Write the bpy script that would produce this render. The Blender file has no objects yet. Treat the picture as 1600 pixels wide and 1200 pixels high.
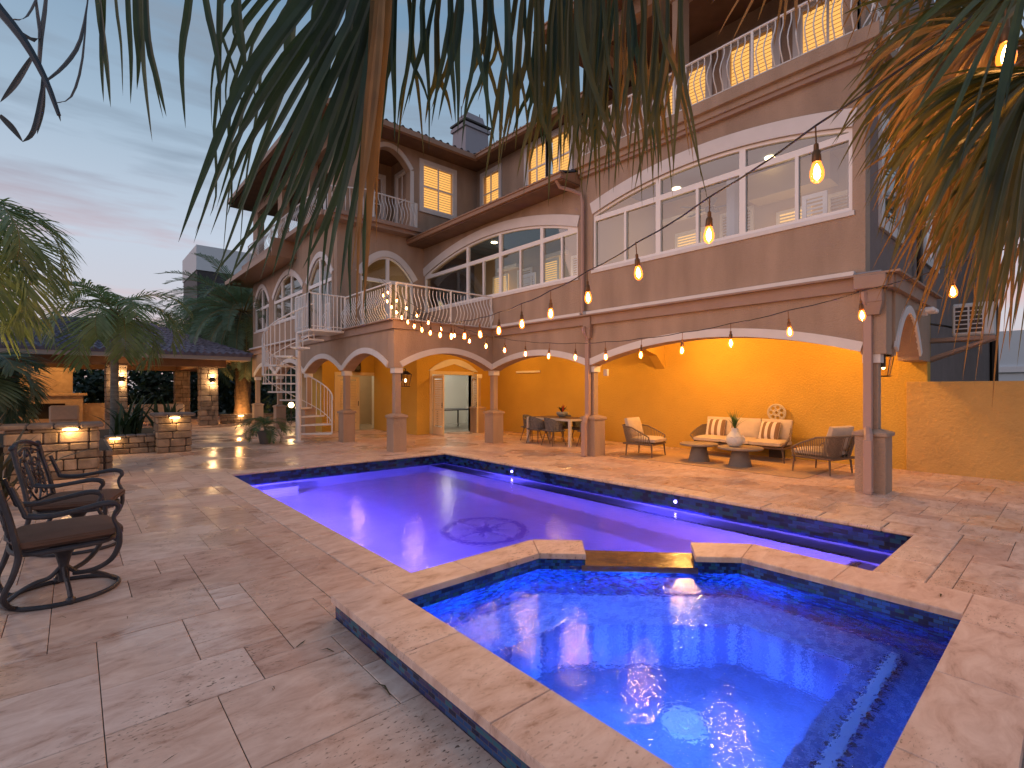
import bpy, math, random
from mathutils import Vector, Matrix
from mathutils.geometry import tessellate_polygon
R = math.radians
rnd = random.Random(7)
S = bpy.context.scene
COL = S.collection

# ---------------------------------------------------------------- camera, world, sun, exposure
CH, YAW, FPX, HOR = 1.55, math.atan(684/780), 780.0, 608.0
cam_d = bpy.data.cameras.new('camera'); cam = bpy.data.objects.new('camera', cam_d); COL.objects.link(cam)
cam.location = (0, 0, CH); cam.rotation_euler = (R(90), 0, -YAW)
cam_d.sensor_width = 36; cam_d.lens = 36*FPX/1600; cam_d.shift_y = (HOR-600)/1600
cam_d.clip_start = 0.05; cam_d.clip_end = 900
S.camera = cam
S.view_settings.view_transform = 'Standard'; S.view_settings.look = 'None'
S.view_settings.exposure = 0.04; S.view_settings.gamma = 1.0
S.render.engine = 'CYCLES'
cy = S.cycles
cy.use_denoising = True; cy.max_bounces = 8; cy.transparent_max_bounces = 24
cy.caustics_reflective = False; cy.caustics_refractive = False
cy.sample_clamp_indirect = 10.0; cy.sample_clamp_direct = 0; cy.blur_glossy = 0.1

def build_world():
    w = bpy.data.worlds.new('World'); S.world = w; w.use_nodes = True
    nt = w.node_tree; N = nt.nodes; L = nt.links
    bg = N['Background']
    tc = N.new('ShaderNodeTexCoord'); sx = N.new('ShaderNodeSeparateXYZ'); L.new(tc.outputs['Generated'], sx.inputs[0])
    cr = N.new('ShaderNodeValToRGB'); L.new(sx.outputs['Z'], cr.inputs[0])
    e = cr.color_ramp.elements
    e[0].position = 0.0; e[0].color = (0.62, 0.53, 0.54, 1)
    e[1].position = 1.0; e[1].color = (0.13, 0.23, 0.36, 1)
    for p, c in ((0.10, (0.62, 0.59, 0.64, 1)), (0.24, (0.54, 0.61, 0.72, 1)), (0.40, (0.36, 0.48, 0.61, 1)), (0.58, (0.19, 0.31, 0.45, 1))):
        q = e.new(p); q.color = c
    # soft stratus streaks: the direction is squashed so clouds lie flat
    mp = N.new('ShaderNodeMapping'); mp.inputs['Scale'].default_value = (1.2, 1.2, 9.0); mp.inputs['Rotation'].default_value = (0.05, 0.04, 0.3)
    L.new(tc.outputs['Generated'], mp.inputs[0])
    nz = N.new('ShaderNodeTexNoise'); nz.inputs['Scale'].default_value = 2.0; nz.inputs['Detail'].default_value = 5; nz.inputs['Roughness'].default_value = 0.55
    L.new(mp.outputs[0], nz.inputs[0])
    c2 = N.new('ShaderNodeValToRGB'); L.new(nz.outputs['Fac'], c2.inputs[0])
    c2.color_ramp.elements[0].position = 0.45; c2.color_ramp.elements[0].color = (0, 0, 0, 1)
    c2.color_ramp.elements[1].position = 0.62; c2.color_ramp.elements[1].color = (1, 1, 1, 1)
    tint = N.new('ShaderNodeValToRGB'); L.new(sx.outputs['Z'], tint.inputs[0])
    te = tint.color_ramp.elements
    te[0].position = 0.05; te[0].color = (0.78, 0.50, 0.46, 1); te[1].position = 0.34; te[1].color = (0.25, 0.32, 0.41, 1)
    q = te.new(0.2); q.color = (0.66, 0.44, 0.47, 1)
    mx = N.new('ShaderNodeMix'); mx.data_type = 'RGBA'
    ml = N.new('ShaderNodeMath'); ml.operation = 'MULTIPLY'; ml.inputs[1].default_value = 0.85; L.new(c2.outputs[0], ml.inputs[0])
    L.new(ml.outputs[0], mx.inputs[0]); L.new(cr.outputs[0], mx.inputs[6]); L.new(tint.outputs[0], mx.inputs[7])
    L.new(mx.outputs[2], bg.inputs[0]); bg.inputs[1].default_value = 1.02
build_world()

sun_d = bpy.data.lights.new('sun', 'SUN'); sun_d.energy = 0.6; sun_d.angle = R(40); sun_d.color = (1.0, 0.60, 0.50)
sun = bpy.data.objects.new('sun', sun_d); COL.objects.link(sun)
sun.rotation_euler = Vector((-0.85, 0.35, 0.32)).to_track_quat('Z', 'Y').to_euler()   # afterglow from beyond the camera's left shoulder

def lamp(name, loc, energy, color, radius=0.05, kind='POINT', rot=None, spot=None, parent=None, size=None):
    d = bpy.data.lights.new(name, kind); d.energy = energy; d.color = color
    if kind in ('POINT', 'SPOT'): d.shadow_soft_size = radius
    if kind == 'SPOT': d.spot_size = R(spot or 90); d.spot_blend = 0.6
    if kind == 'AREA': d.shape = 'DISK'; d.size = size or 0.3
    o = bpy.data.objects.new(name, d); COL.objects.link(o); o.location = loc
    if rot is not None: o.rotation_euler = Vector(rot).to_track_quat('-Z', 'Y').to_euler()
    if parent is not None:
        o.parent = parent; o.location = Vector(loc) - parent.location
    return o
WARM = (1.0, 0.50, 0.16); WARM2 = (1.0, 0.62, 0.28)

# ---------------------------------------------------------------- pixel <-> place helpers (survey of the photo)
FW = Vector((math.sin(YAW), math.cos(YAW), 0)); RT = Vector((math.cos(YAW), -math.sin(YAW), 0)); UP = Vector((0, 0, 1))
def P3(px, py, d):
    return Vector((0, 0, CH)) + FW*d + RT*((px-800)/FPX*d) + UP*((HOR-py)/FPX*d)

# ---------------------------------------------------------------- mesh builder
class MB:
    def __init__(s): s.v = []; s.f = []; s.a = []
    def add(s, vs, fs, attr=0.0):
        n = len(s.v); s.v += [tuple(p) for p in vs]; s.f += [tuple(n+i for i in f) for f in fs]; s.a += [attr]*len(fs); return s
    def box(s, x0, x1, y0, y1, z0, z1, attr=0.0):
        return s.add([(x0,y0,z0),(x1,y0,z0),(x1,y1,z0),(x0,y1,z0),(x0,y0,z1),(x1,y0,z1),(x1,y1,z1),(x0,y1,z1)],
                     [(3,2,1,0),(4,5,6,7),(0,1,5,4),(1,2,6,5),(2,3,7,6),(3,0,4,7)], attr)
    def rbox(s, x0, x1, y0, y1, z0, z1, b=0.01, attr=0.0):
        b = min(b, (x1-x0)*.45, (y1-y0)*.45, (z1-z0)*.45)
        X=(x0,x1);Y=(y0,y1);Z=(z0,z1); vs=[]; idx={}
        for i in (0,1):
            for j in (0,1):
                for k in (0,1):
                    si,sj,sk = (1,-1)[i],(1,-1)[j],(1,-1)[k]
                    for ax in range(3):
                        p=[X[i]+si*b, Y[j]+sj*b, Z[k]+sk*b]; p[ax] = (X[i],Y[j],Z[k])[ax]
                        idx[(i,j,k,ax)] = len(vs); vs.append(p)
        fs=[]
        g=lambda i,j,k,a: idx[(i,j,k,a)]
        for i in (0,1):
            q=[g(i,0,0,0),g(i,1,0,0),g(i,1,1,0),g(i,0,1,0)]; fs.append(q if i else q[::-1])
            q=[g(0,i,0,1),g(0,i,1,1),g(1,i,1,1),g(1,i,0,1)]; fs.append(q if i else q[::-1])
            q=[g(0,0,i,2),g(1,0,i,2),g(1,1,i,2),g(0,1,i,2)]; fs.append(q if i else q[::-1])
        for a in (0,1):
            for c in (0,1):
                q=[g(a,c,0,0),g(a,c,1,0),g(a,c,1,1),g(a,c,0,1)]; fs.append(q)
                q=[g(a,0,c,0),g(a,1,c,0),g(a,1,c,2),g(a,0,c,2)]; fs.append(q)
                q=[g(0,a,c,1),g(1,a,c,1),g(1,a,c,2),g(0,a,c,2)]; fs.append(q)
        for i in (0,1):
            for j in (0,1):
                for k in (0,1): fs.append([g(i,j,k,0),g(i,j,k,1),g(i,j,k,2)])
        return s.add(vs, fs, attr)
    def frustum(s, cx, cy, hx0, hy0, z0, hx1, hy1, z1):
        return s.add([(cx-hx0,cy-hy0,z0),(cx+hx0,cy-hy0,z0),(cx+hx0,cy+hy0,z0),(cx-hx0,cy+hy0,z0),
                      (cx-hx1,cy-hy1,z1),(cx+hx1,cy-hy1,z1),(cx+hx1,cy+hy1,z1),(cx-hx1,cy+hy1,z1)],
                     [(3,2,1,0),(4,5,6,7),(0,1,5,4),(1,2,6,5),(2,3,7,6),(3,0,4,7)])
    def tube(s, pts, r, n=6, closed=False):
        pts=[Vector(p) for p in pts]; m=len(pts); rr = r if isinstance(r,(list,tuple)) else [r]*m
        vs=[]; prev=None
        for i,p in enumerate(pts):
            if closed: t=pts[(i+1)%m]-pts[i-1]
            else: t=pts[min(i+1,m-1)]-pts[max(i-1,0)]
            if t.length<1e-9: t=Vector((0,0,1))
            t.normalize()
            if prev is None:
                a = Vector((0,0,1)) if abs(t.z)<0.9 else Vector((1,0,0)); u=t.cross(a).normalized()
            else:
                u=(prev-t*prev.dot(t)); u = u.normalized() if u.length>1e-6 else t.orthogonal().normalized()
            prev=u; w=t.cross(u)
            for k in range(n):
                a=2*math.pi*(k+.5)/n; vs.append(p+(u*math.cos(a)+w*math.sin(a))*rr[i])
        fs=[]
        for i in range(m if closed else m-1):
            j=(i+1)%m
            for k in range(n): fs.append((i*n+k, i*n+(k+1)%n, j*n+(k+1)%n, j*n+k))
        if not closed: fs.append(tuple(range(n))[::-1]); fs.append(tuple((m-1)*n+k for k in range(n)))
        return s.add(vs, fs)
    def lathe(s, prof, c=(0,0,0), n=20, ax=None):
        vs=[]; 
        for r,z in prof:
            for k in range(n):
                a=2*math.pi*k/n; vs.append((c[0]+r*math.cos(a), c[1]+r*math.sin(a), c[2]+z))
        fs=[(i*n+k, i*n+(k+1)%n, (i+1)*n+(k+1)%n, (i+1)*n+k) for i in range(len(prof)-1) for k in range(n)]
        fs.append(tuple(range(n))[::-1]); fs.append(tuple((len(prof)-1)*n+k for k in range(n)))
        return s.add(vs, fs)
    def stube(s, pts, r, n=8, m=28):
        P=[Vector(p) for p in pts]; rr=r if isinstance(r,list) else [r]*len(P); rr=rr+[rr[-1]]*(len(P)-len(rr)); Q=[P[0]]+P+[P[-1]]; k=len(P)-1; o=[]; ro=[]
        for i in range(m+1):
            x=k*i/m; j=min(int(x),k-1); t=x-j; a,b,c,d=Q[j],Q[j+1],Q[j+2],Q[j+3]
            o.append(.5*((2*b)+(c-a)*t+(2*a-5*b+4*c-d)*t*t+(3*b-a-3*c+d)*t**3)); ro.append(rr[j]*(1-t)+rr[j+1]*t)
        return s.tube(o,ro,n)
    def ball(s, c, r, n=12, m=8, sc=(1,1,1)):
        prof=[(max(1e-4,math.sin(math.pi*i/m))*r, -math.cos(math.pi*i/m)*r) for i in range(m+1)]
        k=len(s.v); s.lathe([(a,b) for a,b in prof],(0,0,0),n)
        for i in range(k,len(s.v)):
            x,y,z=s.v[i]; s.v[i]=(c[0]+x*sc[0],c[1]+y*sc[1],c[2]+z*sc[2])
        return s
    def quad(s, a, b, c, d, attr=0.0): return s.add([a,b,c,d],[(0,1,2,3)],attr)
    def blade(s, pts, w, side, fold=0.25, prof=None):
        """a folded leaf blade along pts, w = half width; side = a vector roughly across it"""
        n=len(pts); vs=[]
        for i,p in enumerate(pts):
            t=(pts[min(i+1,n-1)]-pts[max(i-1,0)]).normalized()
            u=(side-t*side.dot(t)); u=u.normalized() if u.length>1e-6 else t.orthogonal().normalized()
            nn=t.cross(u); x=i/(n-1)
            k = prof(x) if prof else (0.55+0.45*math.sin(min(1,x*2.2)*math.pi/2))*(1 if x<.45 else max(0.02,1-((x-.45)/.55)**1.5))
            h=w*k; vs += [p-u*h+nn*h*fold, p, p+u*h+nn*h*fold]
        fs=[]
        for i in range(n-1):
            a=3*i; fs += [(a,a+1,a+4,a+3),(a+1,a+2,a+5,a+4)]
        return s.add(vs, fs)
    def panel(s, plane, pos, th, outer, holes=()):
        """a slab with holes: plane 'X' uses (y,z) points, 'Y' uses (x,z), 'Z' uses (x,y); it reaches from pos to pos+th"""
        def m(p, d):
            if plane=='X': return (pos+d, p[0], p[1])
            if plane=='Y': return (p[0], pos+d, p[1])
            return (p[0], p[1], pos+d)
        loops=[list(outer)]+[list(h) for h in holes]
        tri=tessellate_polygon([[Vector((p[0],p[1],0)) for p in l] for l in loops])
        flat=[p for l in loops for p in l]; n=len(flat)
        vs=[m(p,0) for p in flat]+[m(p,th) for p in flat]
        fs=[tuple(t) for t in tri]+[tuple(n+i for i in t[::-1]) for t in tri]
        k=0
        for l in loops:
            c=len(l)
            for i in range(c): a=k+i; b=k+(i+1)%c; fs.append((a,b,n+b,n+a))
            k+=c
        return s.add(vs, fs)
    def band(s, plane, pos, th, path, w):
        """a strip of width w on the outer side of an (u,z) path"""
        n=len(path); out=[]
        for i,(u,z) in enumerate(path):
            a=path[max(i-1,0)]; b=path[min(i+1,n-1)]; du=b[0]-a[0]; dz=b[1]-a[1]; l=math.hypot(du,dz) or 1
            out.append((u-dz/l*w, z+du/l*w))
        for i in range(n-1):
            s.panel(plane, pos, th, [path[i], path[i+1], out[i+1], out[i]])
        return s
    def build(s, name, mat, parent=None, smooth=False, local=False, label=None, up=False):
        me=bpy.data.meshes.new(name); off=Vector((0,0,0))
        if parent is not None and not local: off=world_loc(parent)
        vs=s.v if off.length==0 else [(p[0]-off.x,p[1]-off.y,p[2]-off.z) for p in s.v]
        me.from_pydata(vs, [], s.f); me.update()
        if any(s.a):
            at=me.attributes.new('tone','FLOAT','FACE'); at.data.foreach_set('value', s.a)
        import bmesh
        bm=bmesh.new(); bm.from_mesh(me)
        if len(bm.faces)<60000: bmesh.ops.recalc_face_normals(bm, faces=bm.faces)
        if up:
            for f in bm.faces:
                f.normal_update()
                if f.normal.z<0: f.normal_flip()
        bm.to_mesh(me); bm.free()
        if smooth: me.polygons.foreach_set('use_smooth',[True]*len(me.polygons)); 
        if smooth: me.set_sharp_from_angle(angle=R(40))
        if mat: me.materials.append(mat)
        o=bpy.data.objects.new(name, me); COL.objects.link(o)
        if parent is not None: o.parent=parent
        if label: o['label']=label
        return o
def world_loc(o):
    l=Vector(o.location)
    while o.parent is not None: o=o.parent; l+=Vector(o.location)
    return l
def tag(o, label=None, cat=None, group=None, kind=None):
    if label: o['label']=label
    if cat: o['category']=cat
    if group: o['group']=group
    if kind: o['kind']=kind
    return o
def thing(name, label, cat, loc=(0,0,0), rz=0, group=None):
    o=bpy.data.objects.new(name,None); COL.objects.link(o); o.location=loc; o.rotation_euler=(0,0,rz); o.empty_display_size=.2
    return tag(o,label,cat,group)
def dup(root, loc, rz, label=None, cat=None, group=None):
    def cp(o, par):
        c=o.copy(); COL.objects.link(c); c.parent=par
        for ch in [x for x in COL.objects if x.parent==o]: cp(ch,c)
        return c
    r=cp(root,None); r.location=loc; r.rotation_euler=(0,0,rz)
    return tag(r,label,cat,group)

# ---------------------------------------------------------------- materials
def M(name, col, rough=0.6, var=0.0, vscale=3.0, bump=0.0, bscale=30.0, metal=0.0, emit=None, es=0.0, detail=4, spec=0.5, col2=None, stretch=(1,1,1), coat=0.0):
    m=bpy.data.materials.new(name); m.use_nodes=True; nt=m.node_tree; N=nt.nodes; L=nt.links; b=N['Principled BSDF']
    b.inputs['Base Color'].default_value=(*col,1); b.inputs['Roughness'].default_value=rough; b.inputs['Metallic'].default_value=metal
    b.inputs['Specular IOR Level'].default_value=spec; b.inputs['Coat Weight'].default_value=coat
    tc=N.new('ShaderNodeTexCoord'); mp=N.new('ShaderNodeMapping'); mp.inputs['Scale'].default_value=stretch; L.new(tc.outputs['Object'],mp.inputs[0])
    if var or col2:
        n=N.new('ShaderNodeTexNoise'); n.inputs['Scale'].default_value=vscale; n.inputs['Detail'].default_value=detail; L.new(mp.outputs[0],n.inputs[0])
        r=N.new('ShaderNodeValToRGB'); L.new(n.outputs['Fac'],r.inputs[0])
        c2 = col2 if col2 else tuple(c*(1-var) for c in col); c1 = col if col2 else tuple(min(1,c*(1+var)) for c in col)
        r.color_ramp.elements[0].position=.32; r.color_ramp.elements[0].color=(*c2,1); r.color_ramp.elements[1].position=.68; r.color_ramp.elements[1].color=(*c1,1)
        L.new(r.outputs[0],b.inputs['Base Color'])
    if bump:
        n=N.new('ShaderNodeTexNoise'); n.inputs['Scale'].default_value=bscale; n.inputs['Detail'].default_value=3; L.new(tc.outputs['Object'],n.inputs[0])
        bp=N.new('ShaderNodeBump'); bp.inputs['Strength'].default_value=bump; bp.inputs['Distance'].default_value=.02; L.new(n.outputs['Fac'],bp.inputs['Height']); L.new(bp.outputs[0],b.inputs['Normal'])
    if emit: b.inputs['Emission Color'].default_value=(*emit,1); b.inputs['Emission Strength'].default_value=es
    return m
def leafmat(name, c1, c2, rough=0.45, trans=0.25, vs=6):
    m=M(name,c1,rough,col2=c2,vscale=vs,detail=3); nt=m.node_tree; N=nt.nodes; L=nt.links; b=N['Principled BSDF']; out=N['Material Output']
    t=N.new('ShaderNodeBsdfTranslucent'); t.inputs[0].default_value=(c1[0]*1.6,c1[1]*1.6,c1[2]*1.1,1); mx=N.new('ShaderNodeMixShader'); mx.inputs[0].default_value=trans
    L.new(b.outputs[0],mx.inputs[1]); L.new(t.outputs[0],mx.inputs[2]); L.new(mx.outputs[0],out.inputs[0]); return m
def emis(name,col,s,mis=True):
    m=bpy.data.materials.new(name); m.use_nodes=True; N=m.node_tree.nodes; N.clear(); e=N.new('ShaderNodeEmission'); o=N.new('ShaderNodeOutputMaterial')
    e.inputs[0].default_value=(*col,1); e.inputs[1].default_value=s; m.node_tree.links.new(e.outputs[0],o.inputs[0])
    if not mis: m.cycles.emission_sampling='NONE'
    return m
def glassmat(name, tint=(.9,.93,.95), base=.10):
    m=bpy.data.materials.new(name); m.use_nodes=True; N=m.node_tree.nodes; L=m.node_tree.links; N.clear()
    o=N.new('ShaderNodeOutputMaterial'); t=N.new('ShaderNodeBsdfTransparent'); t.inputs[0].default_value=(*tint,1); g=N.new('ShaderNodeBsdfGlossy'); g.inputs['Roughness'].default_value=.015
    lw=N.new('ShaderNodeFresnel'); lw.inputs[0].default_value=1.5; ad=N.new('ShaderNodeMath'); ad.operation='ADD'; ad.inputs[1].default_value=base; ad.use_clamp=True
    mx=N.new('ShaderNodeMixShader'); ge=N.new('ShaderNodeNewGeometry'); inv=N.new('ShaderNodeMath'); inv.operation='SUBTRACT'; inv.inputs[0].default_value=1; L.new(ge.outputs['Backfacing'],inv.inputs[1]); ml=N.new('ShaderNodeMath'); ml.operation='MULTIPLY'; L.new(lw.outputs[0],ad.inputs[0]); L.new(ad.outputs[0],ml.inputs[0]); L.new(inv.outputs[0],ml.inputs[1]); L.new(ml.outputs[0],mx.inputs[0]); L.new(t.outputs[0],mx.inputs[1]); L.new(g.outputs[0],mx.inputs[2]); L.new(mx.outputs[0],o.inputs[0])
    return m
def travertine(name, paver=True, wet=True):
    m=bpy.data.materials.new(name); m.use_nodes=True; nt=m.node_tree; N=nt.nodes; L=nt.links; b=N['Principled BSDF']
    tc=N.new('ShaderNodeTexCoord'); at=N.new('ShaderNodeAttribute'); at.attribute_name='tone'
    cm=N.new('ShaderNodeCombineXYZ'); mu=N.new('ShaderNodeMath'); mu.operation='MULTIPLY'; mu.inputs[1].default_value=37.0; L.new(at.outputs['Fac'],mu.inputs[0]); L.new(mu.outputs[0],cm.inputs[2])
    ad=N.new('ShaderNodeVectorMath'); ad.operation='ADD'; L.new(tc.outputs['Object'],ad.inputs[0]); L.new(cm.outputs[0],ad.inputs[1])
    mp=N.new('ShaderNodeMapping'); mp.inputs['Scale'].default_value=(1.0,2.2,1.0); L.new(ad.outputs[0],mp.inputs[0])
    n1=N.new('ShaderNodeTexNoise'); n1.inputs['Scale'].default_value=4.2; n1.inputs['Detail'].default_value=8; n1.inputs['Roughness'].default_value=.65; n1.inputs['Distortion'].default_value=.6; L.new(mp.outputs[0],n1.inputs[0])
    r=N.new('ShaderNodeValToRGB'); L.new(n1.outputs['Fac'],r.inputs[0]); e=r.color_ramp.elements
    e[0].position=.27; e[0].color=(.30,.17,.12,1); e[1].position=.74; e[1].color=(.80,.65,.58,1); q=e.new(.42); q.color=(.60,.43,.36,1); q=e.new(.56); q.color=(.70,.54,.47,1)
    # tone per stone
    tr=N.new('ShaderNodeValToRGB'); L.new(at.outputs['Fac'],tr.inputs[0]); te=tr.color_ramp.elements
    te[0].position=0; te[0].color=(.80,.70,.66,1); te[1].position=1; te[1].color=(1.0,1.0,1.0,1); q=te.new(.35); q.color=(.93,.86,.80,1); q=te.new(.7); q.color=(.98,.94,.90,1)
    mx=N.new('ShaderNodeMix'); mx.data_type='RGBA'; mx.blend_type='MULTIPLY'; mx.inputs[0].default_value=1.0 if paver else 0.35; L.new(r.outputs[0],mx.inputs[6]); L.new(tr.outputs[0],mx.inputs[7])
    # pits and dirt specks
    n2=N.new('ShaderNodeTexNoise'); n2.inputs['Scale'].default_value=34; n2.inputs['Detail'].default_value=5; L.new(mp.outputs[0],n2.inputs[0])
    r2=N.new('ShaderNodeValToRGB'); L.new(n2.outputs['Fac'],r2.inputs[0]); r2.color_ramp.elements[0].position=.60; r2.color_ramp.elements[0].color=(0,0,0,1); r2.color_ramp.elements[1].position=.66; r2.color_ramp.elements[1].color=(1,1,1,1)
    n3=N.new('ShaderNodeTexNoise'); n3.inputs['Scale'].default_value=1.3; n3.inputs['Detail'].default_value=4; L.new(ad.outputs[0],n3.inputs[0])
    r3=N.new('ShaderNodeValToRGB'); L.new(n3.outputs['Fac'],r3.inputs[0]); r3.color_ramp.elements[0].position=.46; r3.color_ramp.elements[1].position=.66
    m3=N.new('ShaderNodeMath'); m3.operation='MULTIPLY'; L.new(r2.outputs[0],m3.inputs[0]); L.new(r3.outputs[0],m3.inputs[1])
    mx2=N.new('ShaderNodeMix'); mx2.data_type='RGBA'; L.new(m3.outputs[0],mx2.inputs[0]); L.new(mx.outputs[2],mx2.inputs[6]); mx2.inputs[7].default_value=(.15,.10,.07,1)
    L.new(mx2.outputs[2],b.inputs['Base Color'])
    n4=N.new('ShaderNodeTexNoise'); n4.inputs['Scale'].default_value=.55; n4.inputs['Detail'].default_value=5; L.new(tc.outputs['Object'],n4.inputs[0])
    r4=N.new('ShaderNodeValToRGB'); L.new(n4.outputs['Fac'],r4.inputs[0]); r4.color_ramp.elements[0].position=.42; r4.color_ramp.elements[0].color=(.16,)*3+(1,); r4.color_ramp.elements[1].position=.56; r4.color_ramp.elements[1].color=(.62,)*3+(1,)
    L.new(r4.outputs[0],b.inputs['Roughness'])
    if not wet: L.remove(b.inputs['Roughness'].links[0]); b.inputs['Roughness'].default_value=.45
    bp=N.new('ShaderNodeBump'); bp.inputs['Strength'].default_value=.25; bp.inputs['Distance'].default_value=.006; L.new(n1.outputs['Fac'],bp.inputs['Height']); 
    bp2=N.new('ShaderNodeBump'); bp2.inputs['Strength'].default_value=.5; bp2.inputs['Distance'].default_value=.002; bp2.invert=True; L.new(m3.outputs[0],bp2.inputs['Height']); L.new(bp.outputs[0],bp2.inputs['Normal']); L.new(bp2.outputs[0],b.inputs['Normal'])
    return m
def tilemat(name, cols, tw=.05, th=.025, grout=(.02,.03,.06), rough=.12, both=False, flat=False):
    m=bpy.data.materials.new(name); m.use_nodes=True; nt=m.node_tree; N=nt.nodes; L=nt.links; b=N['Principled BSDF']
    tc=N.new('ShaderNodeTexCoord'); sp=N.new('ShaderNodeSeparateXYZ'); L.new(tc.outputs['Object'],sp.inputs[0]); ad=N.new('ShaderNodeMath'); ad.operation='SUBTRACT' if not flat else 'ADD'
    L.new(sp.outputs[0],ad.inputs[0]); L.new(sp.outputs[1],ad.inputs[1]); cb=N.new('ShaderNodeCombineXYZ')
    if flat: L.new(sp.outputs[0],cb.inputs[0]); L.new(sp.outputs[1],cb.inputs[1])
    else: L.new(ad.outputs[0],cb.inputs[0]); L.new(sp.outputs[2],cb.inputs[1])
    br=N.new('ShaderNodeTexBrick'); br.inputs['Scale'].default_value=1; br.inputs['Brick Width'].default_value=tw; br.inputs['Row Height'].default_value=th; br.inputs['Mortar Size'].default_value=.0016; br.inputs['Mortar Smooth'].default_value=.1
    br.inputs['Color1'].default_value=(0,0,0,1); br.inputs['Color2'].default_value=(1,1,1,1); br.inputs['Mortar'].default_value=(0,0,0,1); L.new(cb.outputs[0],br.inputs[0])
    r=N.new('ShaderNodeValToRGB'); L.new(br.outputs['Color'],r.inputs[0]); r.color_ramp.interpolation='CONSTANT'; e=r.color_ramp.elements
    e[0].position=0; e[0].color=(*cols[0],1); e[1].position=.85; e[1].color=(*cols[-1],1)
    for i,c in enumerate(cols[1:-1]): q=e.new(.2+.6*i/max(1,len(cols)-2)); q.color=(*c,1)
    mx=N.new('ShaderNodeMix'); mx.data_type='RGBA'; L.new(br.outputs['Fac'],mx.inputs[0]); L.new(r.outputs[0],mx.inputs[6]); mx.inputs[7].default_value=(*grout,1); L.new(mx.outputs[2],b.inputs['Base Color'])
    b.inputs['Roughness'].default_value=rough
    bp=N.new('ShaderNodeBump'); bp.inputs['Strength'].default_value=.6; bp.inputs['Distance'].default_value=.003; bp.invert=True; L.new(br.outputs['Fac'],bp.inputs['Height'])
    b2=N.new('ShaderNodeBump'); b2.inputs['Strength'].default_value=.35; b2.inputs['Distance'].default_value=.01; n=N.new('ShaderNodeTexNoise'); n.inputs['Scale'].default_value=18; L.new(tc.outputs['Object'],n.inputs[0]); L.new(n.outputs['Fac'],b2.inputs['Height']); L.new(bp.outputs[0],b2.inputs['Normal'])
    L.new(b2.outputs[0],b.inputs['Normal']); return m
def watermat(name, s1=9, s2=2.2, str1=.25, dist=.02):
    m=bpy.data.materials.new(name); m.use_nodes=True; nt=m.node_tree; N=nt.nodes; L=nt.links; N.clear(); o=N.new('ShaderNodeOutputMaterial')
    tc=N.new('ShaderNodeTexCoord'); n=N.new('ShaderNodeTexNoise'); n.inputs['Scale'].default_value=s1; n.inputs['Detail'].default_value=2; n2=N.new('ShaderNodeTexNoise'); n2.inputs['Scale'].default_value=s2; n2.inputs['Detail'].default_value=3
    L.new(tc.outputs['Object'],n.inputs[0]); L.new(tc.outputs['Object'],n2.inputs[0])
    b1=N.new('ShaderNodeBump'); b1.inputs['Strength'].default_value=str1; b1.inputs['Distance'].default_value=dist; L.new(n.outputs['Fac'],b1.inputs['Height'])
    b2=N.new('ShaderNodeBump'); b2.inputs['Strength'].default_value=str1; b2.inputs['Distance'].default_value=dist*2; L.new(n2.outputs['Fac'],b2.inputs['Height']); L.new(b1.outputs[0],b2.inputs['Normal'])
    rf=N.new('ShaderNodeBsdfRefraction'); rf.inputs['IOR'].default_value=1.33; rf.inputs['Roughness'].default_value=0; rf.inputs[0].default_value=(.93,.95,1,1); gl=N.new('ShaderNodeBsdfGlossy'); gl.inputs['Roughness'].default_value=.02
    fr=N.new('ShaderNodeFresnel'); fr.inputs[0].default_value=1.33; mx=N.new('ShaderNodeMixShader')
    for q in (rf,gl,fr): L.new(b2.outputs[0],q.inputs['Normal'])
    L.new(fr.outputs[0],mx.inputs[0]); L.new(rf.outputs[0],mx.inputs[1]); L.new(gl.outputs[0],mx.inputs[2]); L.new(mx.outputs[0],o.inputs[0]); return m
def stonemat(name, c1, c2):
    m=M(name,c1,.85,col2=c2,vscale=5,bump=.6,bscale=22); nt=m.node_tree; N=nt.nodes; L=nt.links; b=N['Principled BSDF']
    at=N.new('ShaderNodeAttribute'); at.attribute_name='tone'; r=N.new('ShaderNodeValToRGB'); L.new(at.outputs['Fac'],r.inputs[0]); r.color_ramp.elements[0].color=(.55,.52,.5,1); r.color_ramp.elements[1].color=(1.1,1.05,1,1)
    mx=N.new('ShaderNodeMix'); mx.data_type='RGBA'; mx.blend_type='MULTIPLY'; mx.inputs[0].default_value=1; src=b.inputs['Base Color'].links[0].from_socket; L.new(src,mx.inputs[6]); L.new(r.outputs[0],mx.inputs[7]); L.new(mx.outputs[2],b.inputs['Base Color']); return m
def stripemat(name, c1, c2, n=6.0, axis=0):
    m=M(name,c1,.9); nt=m.node_tree; N=nt.nodes; L=nt.links; b=N['Principled BSDF']; tc=N.new('ShaderNodeTexCoord'); sp=N.new('ShaderNodeSeparateXYZ'); L.new(tc.outputs['Generated'],sp.inputs[0])
    mu=N.new('ShaderNodeMath'); mu.operation='MULTIPLY'; mu.inputs[1].default_value=n; L.new(sp.outputs[axis],mu.inputs[0]); fr=N.new('ShaderNodeMath'); fr.operation='FRACT'; L.new(mu.outputs[0],fr.inputs[0])
    gt=N.new('ShaderNodeMath'); gt.operation='GREATER_THAN'; gt.inputs[1].default_value=.5; L.new(fr.outputs[0],gt.inputs[0]); mx=N.new('ShaderNodeMix'); mx.data_type='RGBA'; L.new(gt.outputs[0],mx.inputs[0]); mx.inputs[6].default_value=(*c1,1); mx.inputs[7].default_value=(*c2,1); L.new(mx.outputs[2],b.inputs['Base Color']); return m

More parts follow.
